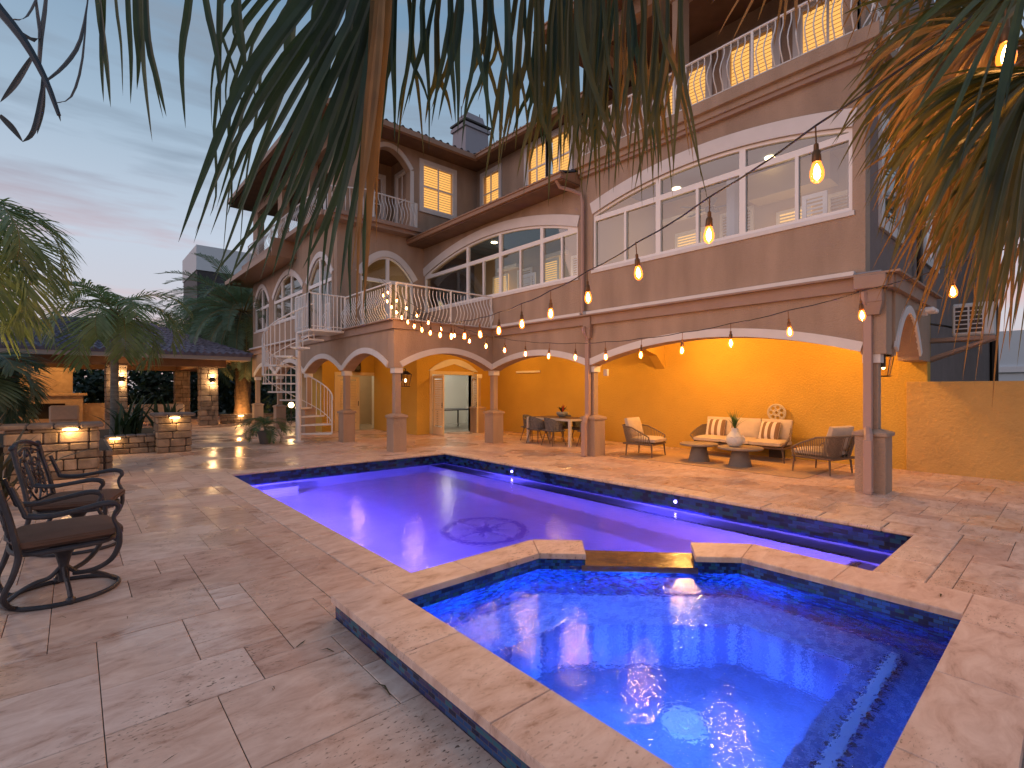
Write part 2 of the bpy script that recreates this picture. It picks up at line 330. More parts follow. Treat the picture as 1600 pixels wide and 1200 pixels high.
m_trav=travertine('travertine pavers'); m_cope=travertine('travertine coping',False,False)
m_joint=M('joint sand',(.09,.065,.05),.95,var=.3)
m_stucco=M('taupe stucco',(.41,.295,.225),.85,var=.13,vscale=2.6,bump=.9,bscale=38,stretch=(1,1,.22),detail=7)
m_fascia=M('mocha painted trim',(.36,.245,.195),.7,var=.06,bump=.3,bscale=50)
m_ochre=M('tan stucco',(.56,.35,.065),.85,var=.05,vscale=1.2,bump=.9,bscale=26)
m_fence=M('rough ochre stucco',(.52,.33,.12),.9,var=.08,vscale=2,bump=1.0,bscale=17,detail=6)
m_white=M('white painted trim',(.72,.69,.70),.5,var=.04,bump=.1,bscale=60)
m_vinyl=M('white vinyl frame',(.84,.82,.84),.35)
m_rail=M('white painted metal',(.80,.79,.80),.35)
m_glass=glassmat('window glass',(.88,.93,.96),.11)
m_soffit=M('brown soffit',(.16,.09,.055),.7,var=.15)
m_gutter=M('brown gutter',(.33,.19,.12),.45)
m_tile=M('dark barrel roof tile',(.075,.07,.085),.7,var=.45,vscale=4,bump=.4,bscale=15)
m_tileP=M('slate blue barrel roof tile',(.13,.12,.17),.7,var=.35,vscale=4,bump=.4,bscale=15)
m_dark=M('dark bronze metal',(.05,.04,.035),.4,metal=.6)
m_bulb=glassmat('amber bulb glass',(1.0,.78,.50),.0)
for n_ in list(m_bulb.node_tree.nodes):
    if n_.type=='BSDF_GLOSSY':
        N_=m_bulb.node_tree.nodes; L_=m_bulb.node_tree.links; e_=N_.new('ShaderNodeEmission'); e_.inputs[0].default_value=(1,.22,.02,1); e_.inputs[1].default_value=1.6; a_=N_.new('ShaderNodeAddShader'); o_=[x for x in N_ if x.type=='OUTPUT_MATERIAL'][0]; mxs=[x for x in N_ if x.type=='MIX_SHADER'][0]; L_.new(mxs.outputs[0],a_.inputs[0]); L_.new(e_.outputs[0],a_.inputs[1]); L_.new(a_.outputs[0],o_.inputs[0])
m_bulb.cycles.emission_sampling='NONE'
m_fil=emis('filament glow',(1.0,.72,.35),60)
m_lit=emis('warm lamp glow',(1.0,.66,.3),14)
m_shade_lit=emis('lit room behind shutters',(1.0,.50,.13),1.15,False)
m_slat=M('cream shutter slats',(.80,.62,.36),.6)
m_int=M('cream interior wall',(.52,.40,.26),.8,var=.04)
m_intc=M('blue grey interior ceiling',(.045,.10,.19),.8)

# ---------------------------------------------------------------- ground, patio
PX0,PX1,PY0,PY1=2.12,6.80,1.15,10.25      # pool edge
SX0,SX1,SY0,SY1=1.33,4.57,0.18,3.33       # spa outer edge
mb=MB()
def frame_rects(x0,x1,y0,y1,hx0,hx1,hy0,hy1):
    return [(x0,hx0,y0,y1),(hx1,x1,y0,y1),(hx0,hx1,y0,hy0),(hx0,hx1,hy1,y1)]
for a,b,c,d in frame_rects(-400,400,-400,400,-9,12.5,-6,33): mb.quad((a,c,-.06),(b,c,-.06),(b,d,-.06),(a,d,-.06))
tag(mb.build('ground',M('lawn and soil',(.05,.06,.03),.95,var=.4,vscale=.6)),'dark lawn and soil beyond the patio',kind='structure')
mb=MB()
hx0,hx1,hy0,hy1=SX0+.1,PX1+.1,SY0+.1,PY1+.1
for a,b,c,d in frame_rects(-9.2,12.6,-6.2,33.2,hx0,hx1,hy0,hy1): mb.box(a,b,c,d,-.1,-.006)
# the two leftover corners of the bounding hole (beside the pool / spa)
mb.box(hx0,PX0-.1,SY1-.1,hy1,-.1,-.006); mb.box(SX1-.1,hx1,hy0,PY0-.1,-.1,-.006)
tag(mb.build('patio_base',m_joint),'sand joints under the stone pavers',kind='structure')
mod=.222; gx0,gy0=-9.0,-6.0; NX=int(21.2/mod); NY=int(39/mod); occ=[[0]*NY for _ in range(NX)]
CW=.33
def blocked(i,j):
    x=gx0+(i+.5)*mod; y=gy0+(j+.5)*mod
    return (PX0-CW<x<PX1+CW and PY0-CW<y<PY1+CW) or (SX0<x<SX1 and SY0<y<SY1)
mb=MB(); rp=random.Random(3)
shapes=[(4,3),(3,3),(3,2),(4,2),(2,3),(2,2),(2,1),(3,4),(1,2),(1,1)]; wts=[5,3,5,3,4,3,2,3,1,.4]
def clip_hole(x0,x1,y0,y1):
    """cut a paver by the pool border and the spa so it butts against them"""
    out=[(x0,x1,y0,y1)]
    for (a,b,c,d) in ((PX0-CW,PX1+CW,PY0-CW,PY1+CW),(SX0,SX1,SY0,SY1)):
        nx=[]
        for (p,q,r_,s_) in out:
            if q<=a or p>=b or s_<=c or r_>=d: nx.append((p,q,r_,s_)); continue
            if p<a: nx.append((p,a,r_,s_))
            if q>b: nx.append((b,q,r_,s_))
            pp,qq=max(p,a),min(q,b)
            if r_<c: nx.append((pp,qq,r_,c))
            if s_>d: nx.append((pp,qq,d,s_))
        out=nx
    return [o for o in out if o[1]-o[0]>.02 and o[3]-o[2]>.02]
for j in range(NY):
    for i in range(NX):
        if occ[i][j]: continue
        fit=[]; ww=[]
        for (w,h),wt in zip(shapes,wts):
            if i+w<=NX and j+h<=NY and all(not occ[i+a][j+b] for a in range(w) for b in range(h)): fit.append((w,h)); ww.append(wt)
        w,h=rp.choices(fit,ww)[0] if fit else (1,1)
        for a in range(w):
            for b in range(h): occ[i+a][j+b]=1
        t=.02+.98*rp.random()
        for (x0,x1,y0,y1) in clip_hole(gx0+i*mod,gx0+(i+w)*mod,gy0+j*mod,gy0+(j+h)*mod):
            g=.0022; dz=rp.uniform(-.0012,.0012); x0+=g;x1-=g;y0+=g;y1-=g; b=.0025
            mb.add([(x0,y0,-.02),(x1,y0,-.02),(x1,y1,-.02),(x0,y1,-.02),(x0,y0,dz-b),(x1,y0,dz-b),(x1,y1,dz-b),(x0,y1,dz-b),(x0+b,y0+b,dz),(x1-b,y0+b,dz),(x1-b,y1-b,dz),(x0+b,y1-b,dz)],
                   [(8,9,10,11),(0,1,5,4),(1,2,6,5),(2,3,7,6),(3,0,4,7),(4,5,9,8),(5,6,10,9),(6,7,11,10),(7,4,8,11)],t)
tag(mb.build('patio',m_trav),'pinkish travertine patio laid in mixed rectangular pavers',kind='structure')

# ---------------------------------------------------------------- pool
pool=thing('swimming_pool','long rectangular swimming pool glowing violet with blue tiled waterline','swimming pool',(4.4,5.7,0))
WZ=-.235; PZ=-1.25
blues=[(.006,.012,.10),(.01,.03,.22),(.004,.006,.05),(.015,.05,.30),(.01,.06,.16)]
m_ptile=tilemat('dark blue glass tile',blues,.10,.05)
m_plaster=M('pale pool plaster',(.58,.58,.66),.7,var=.05,vscale=3,bump=.1)
m_pwater=watermat('pool water',24,6,.26,.010)
m_swater=watermat('spa water',36,9,.24,.008)
c=MB()
def coping_run(mb,ax,fix0,fix1,a,b,z0,z1,n,bev=.012):
    for k in range(n):
        p=a+(b-a)*k/n+.0015; q=a+(b-a)*(k+1)/n-.0015
        if ax=='Y': mb.rbox(fix0,fix1,p,q,z0,z1,bev,.3+.6*rp.random())
        else: mb.rbox(p,q,fix0,fix1,z0,z1,bev,.3+.6*rp.random())
coping_run(c,'Y',PX0-CW,PX0+.03,SY1+.02,PY1+CW,-.045,.002,11)
coping_run(c,'Y',PX1-.03,PX1+CW,PY0-CW,PY1+CW,-.045,.002,15)
coping_run(c,'X',PY1-.03,PY1+CW,PX0+.03,PX1-.03,-.045,.002,7)
coping_run(c,'X',PY0-CW,PY0+.03,SX1+.002,PX1-.03,-.045,.002,4)
c.build('coping',m_cope,pool)
t=MB()
t.box(PX0-.06,PX0,SY1-.1,PY1+.06,-.36,-.045); t.box(PX1,PX1+.06,PY0-.06,PY1+.06,-.36,-.045)
t.box(PX0,PX1,PY1,PY1+.06,-.36,-.045); t.box(SX1-.1,PX1,PY0-.06,PY0,-.36,-.045)
t.build('tile_band',m_ptile,pool)
w=MB()
for x0,x1,y0,y1 in ((PX0-.06,PX0,SY1-.1,PY1),(PX1,PX1+.06,PY0,PY1),(PX0,PX1,PY1,PY1+.06),(SX1-.1,PX1,PY0-.06,PY0)): w.box(x0,x1,y0,y1,PZ,-.36)
w.box(PX0-.06,PX1+.06,PY0-.06,PY1+.06,PZ-.08,PZ)
w.build('basin',m_plaster,pool)
st=MB(); st.box(6.38,PX1,PY0,PY1,PZ,-.44); st.box(4.5,6.35,PY0,1.65,PZ,-.50); st.box(4.5,6.35,1.65,2.05,PZ,-.82)
st.box(PX0,PX0+.30,3.4,PY1,PZ,-.62); st.box(PX0+.3,3.2,9.8,PY1,PZ,-.5)
st.build('bench_step',m_plaster,pool)
tl=MB()
tl.box(6.39,6.415,1.65,PY1,-.44,-.436); tl.box(6.44,6.452,1.65,PY1,-.44,-.4365); tl.box(4.5,6.35,1.55,1.61,-.50,-.496); tl.box(4.5,6.35,1.94,2.02,-.82,-.815); tl.box(PX0+.24,PX0+.29,3.4,9.8,-.62,-.616)
tl.build('step_tile_line',M('navy trim tile',(.01,.015,.08),.2),pool)
def compass(cx,cy,z,R0):
    k=thing('medallion','compass rose mosaic set in the pool floor','mosaic'); 
    ring=MB(); star=MB(); n=48
    def rg(mb,r0,r1,zz):
        for i in range(n):
            a=2*math.pi*i/n; b=2*math.pi*(i+1)/n
            mb.quad((cx+r0*math.cos(a),cy+r0*math.sin(a),zz),(cx+r1*math.cos(a),cy+r1*math.sin(a),zz),(cx+r1*math.cos(b),cy+r1*math.sin(b),zz),(cx+r0*math.cos(b),cy+r0*math.sin(b),zz))
    rg(ring,R0*.80,R0*.97,z+.004); rg(ring,R0*.22,R0*.26,z+.004); 
    for i in range(8):
        a=math.pi*i/4+.15; L_=R0*(1.18 if i%2==0 else .78); wd=R0*.16
        tip=(cx+L_*math.cos(a),cy+L_*math.sin(a),z+.008)
        for sg in (1,-1):
            s0=(cx+wd*math.cos(a+sg*.8),cy+wd*math.sin(a+sg*.8),z+.008)
            (star if sg>0 else ring).add([(cx,cy,z+.008 if sg>0 else z+.0085),s0,tip],[(0,1,2)])
    bpy.data.objects.remove(k)
    o=ring.build('medallion',M('indigo mosaic',(.20,.16,.45),.3),pool); star.build('star_rays',M('pearl mosaic',(.75,.75,.85),.3),o)
compass(4.57,5.83,PZ,.66)
VIO=(.135,.090,1.0); BLU=(.02,.10,1.0)
m_plamp=emis('violet pool lamp',(.45,.35,1.0),25)
for (x,y,z,dx) in ((PX1-.012,7.75,-.15,-1),(PX1-.012,4.02,-.14,-1)):
    q=MB(); q.ball((x,y,z),.022,10,6,(.5,1,1)); q.build('pool_light',m_plamp,pool,True)
    lamp('pool_light_beam',(x-.30,y,-.29),55,VIO,0,parent=pool)
for (x,y) in ((PX0+.12,5.0),(PX0+.12,7.2),(PX0+.12,9.2)):
    q=MB(); q.ball((PX0+.005,y,-.36),.05,12,6,(.3,1,1)); q.build('pool_light',m_plamp,pool,True)
    lamp('pool_light_beam',(x+.25,y,-.33),235,VIO,0,parent=pool)
lamp('pool_light_beam',(4.8,2.2,-.34),190,(.20,.13,1.0),0,parent=pool)
w=MB(); 
w.panel('Z',WZ-.0005,.0005,[(PX0,PY1),(PX0,SY1-.05),(3.15,SY1-.05),(SX1-.05,1.9),(SX1-.05,PY0),(PX1,PY0),(PX1,PY1)]); w.f=w.f[:5]; w.v=w.v[:7]; w.a=w.a[:5]
tag(w.build('pool_water',m_pwater,up=True),'rippled violet water of the swimming pool',kind='structure')

# ---------------------------------------------------------------- spa
spa=thing('spa_pool','raised blue tiled spa with chamfered corner and stone spillway','hot tub',(2.9,1.8,0))
ZT=.16
m_stile=tilemat('cobalt mosaic tile',[(.008,.02,.16),(.012,.05,.34),(.005,.01,.08),(.02,.10,.42),(.015,.09,.17)],.05,.025)
m_sout=tilemat('blue and teal glass tile',[(.015,.03,.14),(.02,.07,.22),(.01,.015,.06),(.03,.12,.2),(.05,.04,.13)],.06,.024,(.10,.09,.12))
outer=[(SX0,SY0),(SX1,SY0),(SX1,1.94),(4.19,2.32),(3.50,3.01),(3.18,SY1),(SX0,SY1)]
inner=[(1.64,.46),(4.16,.46),(4.16,1.86),(3.89,2.13),(3.25,2.77),(2.97,3.05),(1.64,3.05)]
cc=MB()
# coping slabs: left run, near run, right run, the two stubs at the chamfer
def slab(poly,t): 
    n=len(poly); b=.008
    cx=sum(p[0] for p in poly)/n; cyy=sum(p[1] for p in poly)/n
    ins=[(p[0]+(cx-p[0])*.012, p[1]+(cyy-p[1])*.012) for p in poly]
    cc.add([(x,y,ZT-.045) for x,y in poly]+[(x,y,ZT-b) for x,y in poly]+[(x,y,ZT) for x,y in ins],
      [tuple(range(n))[::-1],tuple(2*n+i for i in range(n))]+[(i,(i+1)%n,n+(i+1)%n,n+i) for i in range(n)]+[(n+i,n+(i+1)%n,2*n+(i+1)%n,2*n+i) for i in range(n)],t)
ys=[SY0,.9,1.62,2.35,SY1]
for a,b in zip(ys,ys[1:]): slab([(SX0-.03,a+.001),(1.66,a+.001),(1.66,b-.001),(SX0-.03,b-.001)],.3+.6*rp.random())
xs=[1.662,2.35,3.05]
slab([(1.662,3.03),(2.3,3.03),(2.3,SY1+.02),(1.662,SY1+.02)],.7); slab([(2.302,3.03),(2.96,3.03),(3.19,SY1+.02),(2.302,SY1+.02)],.5)
slab([(2.962,3.028),(3.24,2.75),(3.52,3.03),(3.192,SY1+.018)],.8)
slab([(3.88,2.11),(4.14,1.85),(4.59,1.95),(4.21,2.34)],.6)
slab([(4.142,1.848),(4.142,1.2),(4.59,1.2),(4.59,1.948)],.75); slab([(4.142,1.198),(4.142,.482),(4.59,.482),(4.59,1.198)],.4)
for a,b in ((1.662,2.4),(2.402,3.2),(3.202,4.0),(4.002,4.59)): slab([(a,SY0-.03),(b,SY0-.03),(b,.48),(a,.48)],.3+.6*rp.random())
cc.build('coping',m_cope,spa)
ww=MB(); hole=inner
ww.panel('Z',-1.24,1.24,outer,[inner])
ww.panel('Z',.0,.115,[(3.50,3.01),(3.18,SY1),(SX0,SY1),(SX0,SY0),(SX1,SY0),(SX1,1.94),(4.19,2.32),(3.89,2.13),(4.16,1.86),(4.16,.46),(1.64,.46),(1.64,3.05),(2.97,3.05),(3.25,2.77)])
o=ww.build('wall',m_sout,spa)
ti=MB(); n=len(inner); ins=[(p[0]+(2.9-p[0])*.006,p[1]+(1.75-p[1])*.006) for p in inner]
for i in range(n):
    a=ins[i]; b=ins[(i+1)%n]; hi = -.005 if i==3 else .115
    ti.quad((a[0],a[1],-1.1),(b[0],b[1],-1.1),(b[0],b[1],hi),(a[0],a[1],hi))
ti.build('tile_lining',m_stile,spa)
sp=MB(); sp.add([(3.90,2.10,.035),(3.22,2.78,.035),(3.54,3.04,.05),(4.22,2.32,.05),(3.90,2.10,.13),(3.22,2.78,.13),(3.54,3.04,.13),(4.22,2.32,.13)],[(3,2,1,0),(4,5,6,7),(0,1,5,4),(1,2,6,5),(2,3,7,6),(3,0,4,7)])
m_sout2=M('brown slate',(.22,.12,.05),.25,col2=(.07,.04,.03),vscale=4,bump=.4,bscale=8)
# the spillway is a low gap: cut it by lowering the stone below the coping
sp.v=[(x,y,.062) if z>.1 else (x,y,.001) for x,y,z in sp.v]; sp.build('spillway',m_sout2,spa)
m_bench=tilemat('pale blue spa mosaic',[(.22,.30,.58),(.34,.44,.72),(.16,.24,.50),(.42,.54,.80),(.28,.38,.64)],.05,.025,(.10,.14,.36),.4,flat=True)
foot=[(2.0,.95),(3.72,.95),(3.72,1.66),(2.74,2.56),(2.0,2.62)]
be=MB(); be.panel('Z',-1.1,.60,[(p[0],p[1]) for p in inner],[foot]); be.build('bench',m_bench,spa)
fl=MB(); fl.panel('Z',-1.14,.03,inner); fl.build('floor',M('spa plaster',(.24,.32,.52),.6,var=.2,vscale=9,bump=.3),spa)
br=MB(); br.rbox(2.5,4.05,.77,.83,-.499,-.475,.006); br.build('grip_strip',M('white grip strip',(.95,.95,.95),.5),spa)
k=MB()
for i in range(16): k.box(2.56+i*.093,2.60+i*.093,.74,.86,-.50,-.496)
k.build('edge_tile',M('navy trim tile dark',(.01,.01,.05),.3),spa)
dr=MB(); dr.lathe([(.14,0),(.14,.015),(.12,.03),(.075,.035),(.06,.02),(.03,.02),(.028,.04),(.001,.04)],(2.91,1.66,-1.11),28); dr.build('drain_cover',M('white drain plastic',(.95,.95,.95),.4),spa,True)
for q_,e_ in (((2.05,2.80,-.10),22),((2.80,2.78,-.10),22),((3.40,2.30,-.10),20),((3.95,1.70,-.10),11),((1.82,2.1,-.10),14)): lamp('spa_fill_light',q_,e_,(.12,.28,1.0),0,parent=spa)  # unseen fill lamps added to brighten the bench; no fixtures stand here
f_=Vector((2.35,1.00,-.62)); lamp('spa_light',f_,130,(.08,.22,1.0),0,'SPOT',rot=Vector((2.75,1.45,-1.12))-f_,spot=115,parent=spa)
lamp('spa_light',(2.2,.62,-.20),5,(.04,.16,1.0),0,parent=spa); lamp('spa_fill_light',(3.3,.95,-.14),6,(.06,.20,1.0),0,parent=spa)  # the second one is an added fill lamp to brighten the grip strip
q=MB(); q.ball((2.2,.475,-.3),.08,12,6,(1,.3,1)); q.build('spa_lamp',emis('spa lamp glow',(.4,.6,1),18),spa,True)
w=MB(); w.add([(x,y,.02) for x,y in inner],[tuple(range(7))]); tag(w.build('spa_water',m_swater,up=True),'rippling blue water of the raised spa',kind='structure')

# ---------------------------------------------------------------- the house
house=thing('house','three storey taupe stucco house with arcade, curved balcony railings and barrel tile roofs','house',(9,11,0))
def arch(u0,u1,zs,za,n=20):
    um=(u0+u1)/2; h=(u1-u0)/2
    return [(u0+(u1-u0)*i/n, zs+(za-zs)*(1-((u0+(u1-u0)*i/n-um)/h)**2)) for i in range(n+1)]
def H(name, mb, mat, **k): return mb.build(name, mat, house, **k)
# --- arcade walls, level 1
FX=9.0
def arcade(plane,pos,th,u0,u1,z1,ops,name,mat=m_stucco,zb=2.078):
    """a wall above a row of arches; ops = (u0,u1,spring,apex)"""
    low=[(u0,zb)]
    for (a,b,zs,za) in ops: low += [(a,zb)]+arch(a,b,zs,za)+[(b,zb)]
    low.append((u1,zb)); pts=[p for i,p in enumerate(low) if i==0 or p!=low[i-1]]
    o=MB(); o.panel(plane,pos,th,pts+[(u1,z1),(u0,z1)]); H(name,o,mat)
A_ops=[(2.22,7.46,2.12,2.53),(7.64,11.15,2.10,2.42)]
arcade('X',FX+.02,.34,1.90,11.3,3.06,A_ops,'arcade_wall')
C_opsY=[(6.12,8.95,2.10,2.50)]
arcade('Y',11.12,.34,5.9,9.02,3.06,C_opsY,'arcade_wall',zb=2.08)
ycol=[11.12,14.3,17.5,20.7,23.8]
C_opsX=[(a+.10+(.26 if i==0 else 0),b-.10,2.10,2.52) for i,(a,b) in enumerate(zip(ycol,ycol[1:]))]
arcade('X',5.9,.34,11.47,24.1,3.06,C_opsX,'arcade_wall')
E_ops=[(9.42,11.05,2.12,2.78)]
arcade('Y',1.86,.30,9.37,12.0,3.06,E_ops,'arcade_wall',zb=2.06)
bd=MB()
def bandpath(ops,ends): 
    p=[]
    for (a,b,zs,za) in ops: p+=arch(a,b,zs,za,24)
    return p
for pl_,ps_,op_,w_ in (('X',FX-.012,A_ops,.15),('Y',11.09,C_opsY,.15),('X',5.87,C_opsX,.15),('Y',1.83,E_ops,.13)):
    bd=MB(); bd.band(pl_,ps_,.04,bandpath(op_,0),w_); H('arch_trim',bd,m_white)
# --- fascia and white drip trim round level 1
fa=MB(); fa.box(FX-.06,FX+.02,1.80,11.06,3.04,3.24); fa.box(5.84,9.0,11.06,11.14,3.04,3.24); fa.box(5.84,5.90,11.14,24.2,3.04,3.24); fa.box(FX+.02,12.1,1.78,1.86,3.04,3.24)
H('fascia',fa,m_fascia)
fa=MB(); fa.box(FX-.16,FX+.12,1.70,11.0,3.24,3.27); fa.box(5.74,9.12,10.98,11.2,3.24,3.27); fa.box(5.74,5.98,11.2,24.3,3.24,3.27); fa.box(FX+.12,12.2,1.70,1.95,3.24,3.27); H('cornice',fa,m_fascia)
for q_ in ((FX-.10,FX+.02,2.28,7.55,3.272,3.345),(FX-.10,FX+.02,7.75,11.0,3.272,3.345),(5.80,5.92,15.0,24.2,3.272,3.34)): tr=MB(); tr.box(*q_); H('drip_trim',tr,m_white)
# --- columns with pedestals
def column(x,y,ped=.39,sh=.16,zc=.9,top=2.085,blk=.23,mt=m_stucco):
    c=MB(); c.rbox(x-ped/2,x+ped/2,y-ped/2,y+ped/2,-.01,zc-.06,.008); c.rbox(x-ped/2-.03,x+ped/2+.03,y-ped/2-.03,y+ped/2+.03,zc-.06,zc,.01); c.frustum(x,y,ped/2+.02,ped/2+.02,zc,sh/2,sh/2,zc+.05)
    c.rbox(x-sh/2,x+sh/2,y-sh/2,y+sh/2,zc+.05,top-.14,.006); o=H('column',c,mt)
    k=MB(); k.rbox(x-blk/2,x+blk/2,y-blk/2,y+blk/2,top-.14,top-.001,.006); k.build('capital',m_white,o)
    return o
column(FX+.16,2.09); column(FX+.16,7.55); column(FX+.16,11.24); column(6.04,11.25,.36); 
for y in ycol[1:]: column(6.05,y,.36)
column(10.9,14.3)
# --- inside of the arcade: walls and ceiling
iw=MB()
iw.box(12.0,12.3,1.9,14.8,-.02,3.0)
iw.panel('Y',14.8,.2,[(8.7,-.02),(9.3,-.02),(9.3,2.06),(11.0,2.06),(11.0,-.02),(12.3,-.02),(12.3,3.0),(8.7,3.0)])
iw.box(8.7,8.9,15.0,18.0,-.02,3.0)
iw.panel('Y',18.0,.2,[(6.9,-.02),(7.25,-.02),(7.25,2.06),(9.0,2.06),(9.0,-.02),(9.2,-.02),(9.2,3.0),(6.9,3.0)])
iw.box(6.7,6.9,18.0,19.2,-.02,3.0)
H('porch_wall',iw,m_ochre)
xb=MB(); xb.panel('Y',7.42,.26,[(9.36,2.2),(9.6,2.45),(10.2,2.62),(10.9,2.62),(11.6,2.45),(12.0,2.1),(12.0,3.0),(9.36,3.0)]); H('porch_cross_beam',xb,m_ochre)
ce=MB(); ce.box(FX+.36,12.3,2.16,14.8,3.0,3.05); ce.box(6.24,9.36,11.46,24,3.0,3.05); ce.box(9.36,9.4,14.8,18,3.0,3.05); H('porch_ceiling',ce,m_ochre)
# --- french doors with plantation shutters
m_door=M('cream painted door',(.74,.60,.38),.5,var=.03)
def slats(mb,u0,u1,z0,z1,place,step=.07,th=.012,w=.06):
    z=z0+step/2
    while z<z1:
        place(mb,u0,u1,z,w,th); z+=step
def door_leaf(hx,hy,w,ang,h=2.02,swap=False):
    """a leaf hinged at hx,hy opening at ang (radians, 0 = along +x)"""
    f=MB(); F=lambda a,b,c,d,e,g: f.rbox(a,b,c,d,e,g,.004)
    s=.11
    F(0,s,-.022,.022,.012,h); F(w-s,w,-.022,.022,.012,h); F(s,w-s,-.021,.021,h-s,h); F(s,w-s,-.021,.021,.012,.28)
    g=MB(); z=.32
    while z<h-s-.03:
        g.add([(s,-.02,z),(w-s,-.02,z),(w-s,.012,z+.045),(s,.012,z+.045),(s,-.012,z-.004),(w-s,-.012,z-.004),(w-s,.02,z+.041),(s,.02,z+.041)],[(0,1,2,3),(7,6,5,4),(0,4,5,1),(3,2,6,7)]); z+=.06
    hd=MB(); hd.rbox(w-.07,w-.045,-.045,-.03,.92,1.1,.004); hd.rbox(w-.07,w-.045,-.055,-.022,1.0,1.02,.004)
    ca,sa=math.cos(ang),math.sin(ang)
    for q in (f,g,hd): q.v=[(hx+x*ca-y*sa, hy+x*sa+y*ca, z) for x,y,z in q.v]
    o=H('door',f,m_door); g.build('shutter',m_slat,o); hd.build('handle',m_dark,o)
for (a,b,y) in ((9.3,11.0,14.8),(7.25,9.0,18.0)):
    f=MB(); f.box(a-.10,a,y-.03,y+.2,-.01,2.18); f.box(b,b+.10,y-.03,y+.2,-.01,2.18); f.box(a,b,y-.03,y+.2,2.06,2.18); H('door_frame',f,m_door)
door_leaf(9.32,14.76,.82,R(-97)); door_leaf(10.98,14.76,.82,R(-112))
door_leaf(7.27,18.05,.86,R(0)); door_leaf(8.98,17.97,.86,R(-100))
lt=MB(); lt.panel('Y',14.74,.06,arch(9.15,11.25,2.18,2.62)+[(11.25,2.18)][:0]+[(11.1,2.18),(10.2,2.45),(9.3,2.18)]); H('door_arch_trim',lt,m_white)
# rooms behind the doors
rm=MB(); rm.box(8.92,13.6,15.02,15.04,2.07,3.0); rm.box(8.95,13.6,18.6,18.7,0,3); rm.box(13.5,13.6,15.0,18.6,0,3); rm.box(8.92,8.95,15.0,18.6,0,3); rm.box(8.95,13.5,15.0,18.6,2.9,3.0); H('room_wall',rm,M('white interior wall',(.75,.75,.72),.7))
rf=MB(); rf.box(8.95,13.5,14.82,18.6,-.02,.006); rf.box(7.0,10,18.02,21,-.02,.006); H('room_floor',rf,M('grey interior floor',(.42,.40,.38),.25,var=.1))
cd=MB(); cd.box(11.3,11.9,18.52,18.58,0,2.1); cd.box(11.0,11.05,18.4,18.6,0,3); H('interior_door',cd,m_vinyl)
rm=MB(); rm.box(6.9,10.1,21,21.1,0,3); rm.box(10,10.1,18.2,21,0,3); rm.box(6.9,7.0,18.2,21,0,3); rm.box(6.9,10.1,18.2,21,2.9,3.0); H('room_wall',rm,m_int)
lamp('room_light',(11.2,16.8,2.6),60,(1.0,.90,.72),.3,parent=house); lamp('room_light',(8.4,19.6,2.6),34,(1.0,.85,.6),.3,parent=house)
# --- main wing, level 2
def windowset(name,plane,pos,u0,u1,z0,zs,za,ztr,div,sub,trim=.27,door=None,fw=.055):
    """arched window group: wall face at pos (outside is the lower coordinate side)"""
    sh=[(u0,z0),(u1,z0)]+arch(u0,u1,zs,za,24)[::-1]
    holes=[]; glass=[]
    edges=[u0]+div+[u1]
    def az(u): um=(u0+u1)/2; h=(u1-u0)/2; return zs+(za-zs)*(1-((u-um)/h)**2)
    for a,b in zip(edges,edges[1:]):
        a2=a+fw; b2=b-fw
        cuts=[s for s in sub if a<s<b]
        ee=[a2]+cuts+[b2]
        for i,(c,d) in enumerate(zip(ee,ee[1:])):
            c2=c+(0 if i==0 else .028); d2=d-(0 if i==len(ee)-2 else .028)
            holes.append([(c2,z0+.07),(d2,z0+.07),(d2,ztr-.05),(c2,ztr-.05)])
        zl=ztr+.06
        top=[(u,az(u)-.06) for u in [a2+(b2-a2)*i/8 for i in range(9)]]
        top=[(u,z) for u,z in top if z>zl+.01]
        if len(top)>=2: 
            holes.append([(top[0][0],zl),(top[-1][0],zl)]+top[::-1])
    f=MB(); f.panel(plane,pos+.03,.07,sh,holes); o=H(name,f,m_vinyl)
    g=MB(); g.panel(plane,pos+.075,.004,[(u0+.03,z0+.03),(u1-.03,z0+.03)]+[(max(u0+.03,min(u1-.03,u)),z-.03) for u,z in arch(u0,u1,zs,za,24)[::-1]]); g.build('glass',m_glass,o)
    t=MB(); t.band(plane,pos-.025,.06,arch(u0,u1,zs,za,24),trim); t.build('window_trim',m_white,o); t=MB(); t.panel(plane,pos-.03,.06,[(u0-.03,z0-.07),(u1+.03,z0-.07),(u1+.03,z0),(u0-.03,z0)]); t.build('window_sill',m_white,o)
    # gaskets: thin dark lines where the panes meet the vinyl
    return sh,o
shA,_=windowset('window','X',FX+.03,2.33,7.46,4.30,5.60,5.96,5.48,[4.03,5.76],[3.13,4.90,6.58])
shB,_=windowset('window','X',FX+.03,7.92,14.86,4.22,5.42,6.0,5.36,[9.17,10.84,12.40],[8.47,10.0,11.62],trim=.26)
wA=MB(); wA.panel('X',FX+.03,.25,[(2.16,3.26),(7.78,3.26),(7.78,6.60),(2.16,6.60)],[shA]); H('wall',wA,m_stucco)
wB=MB(); wB.panel('X',FX+.032,.25,[(7.78,3.26),(15.0,3.26),(15.0,6.5),(7.78,6.5)],[shB]); H('wall',wB,m_stucco)
sl=MB(); sl.box(FX-.10,FX+.5,2.02,7.80,6.60,6.72); sl.box(FX-.18,FX+3,1.94,7.86,6.72,6.93); H('balcony_slab',sl,m_stucco)
sl=MB(); sl.box(FX-.06,FX+.03,2.06,7.78,6.52,6.60); H('string_course',sl,m_fascia)
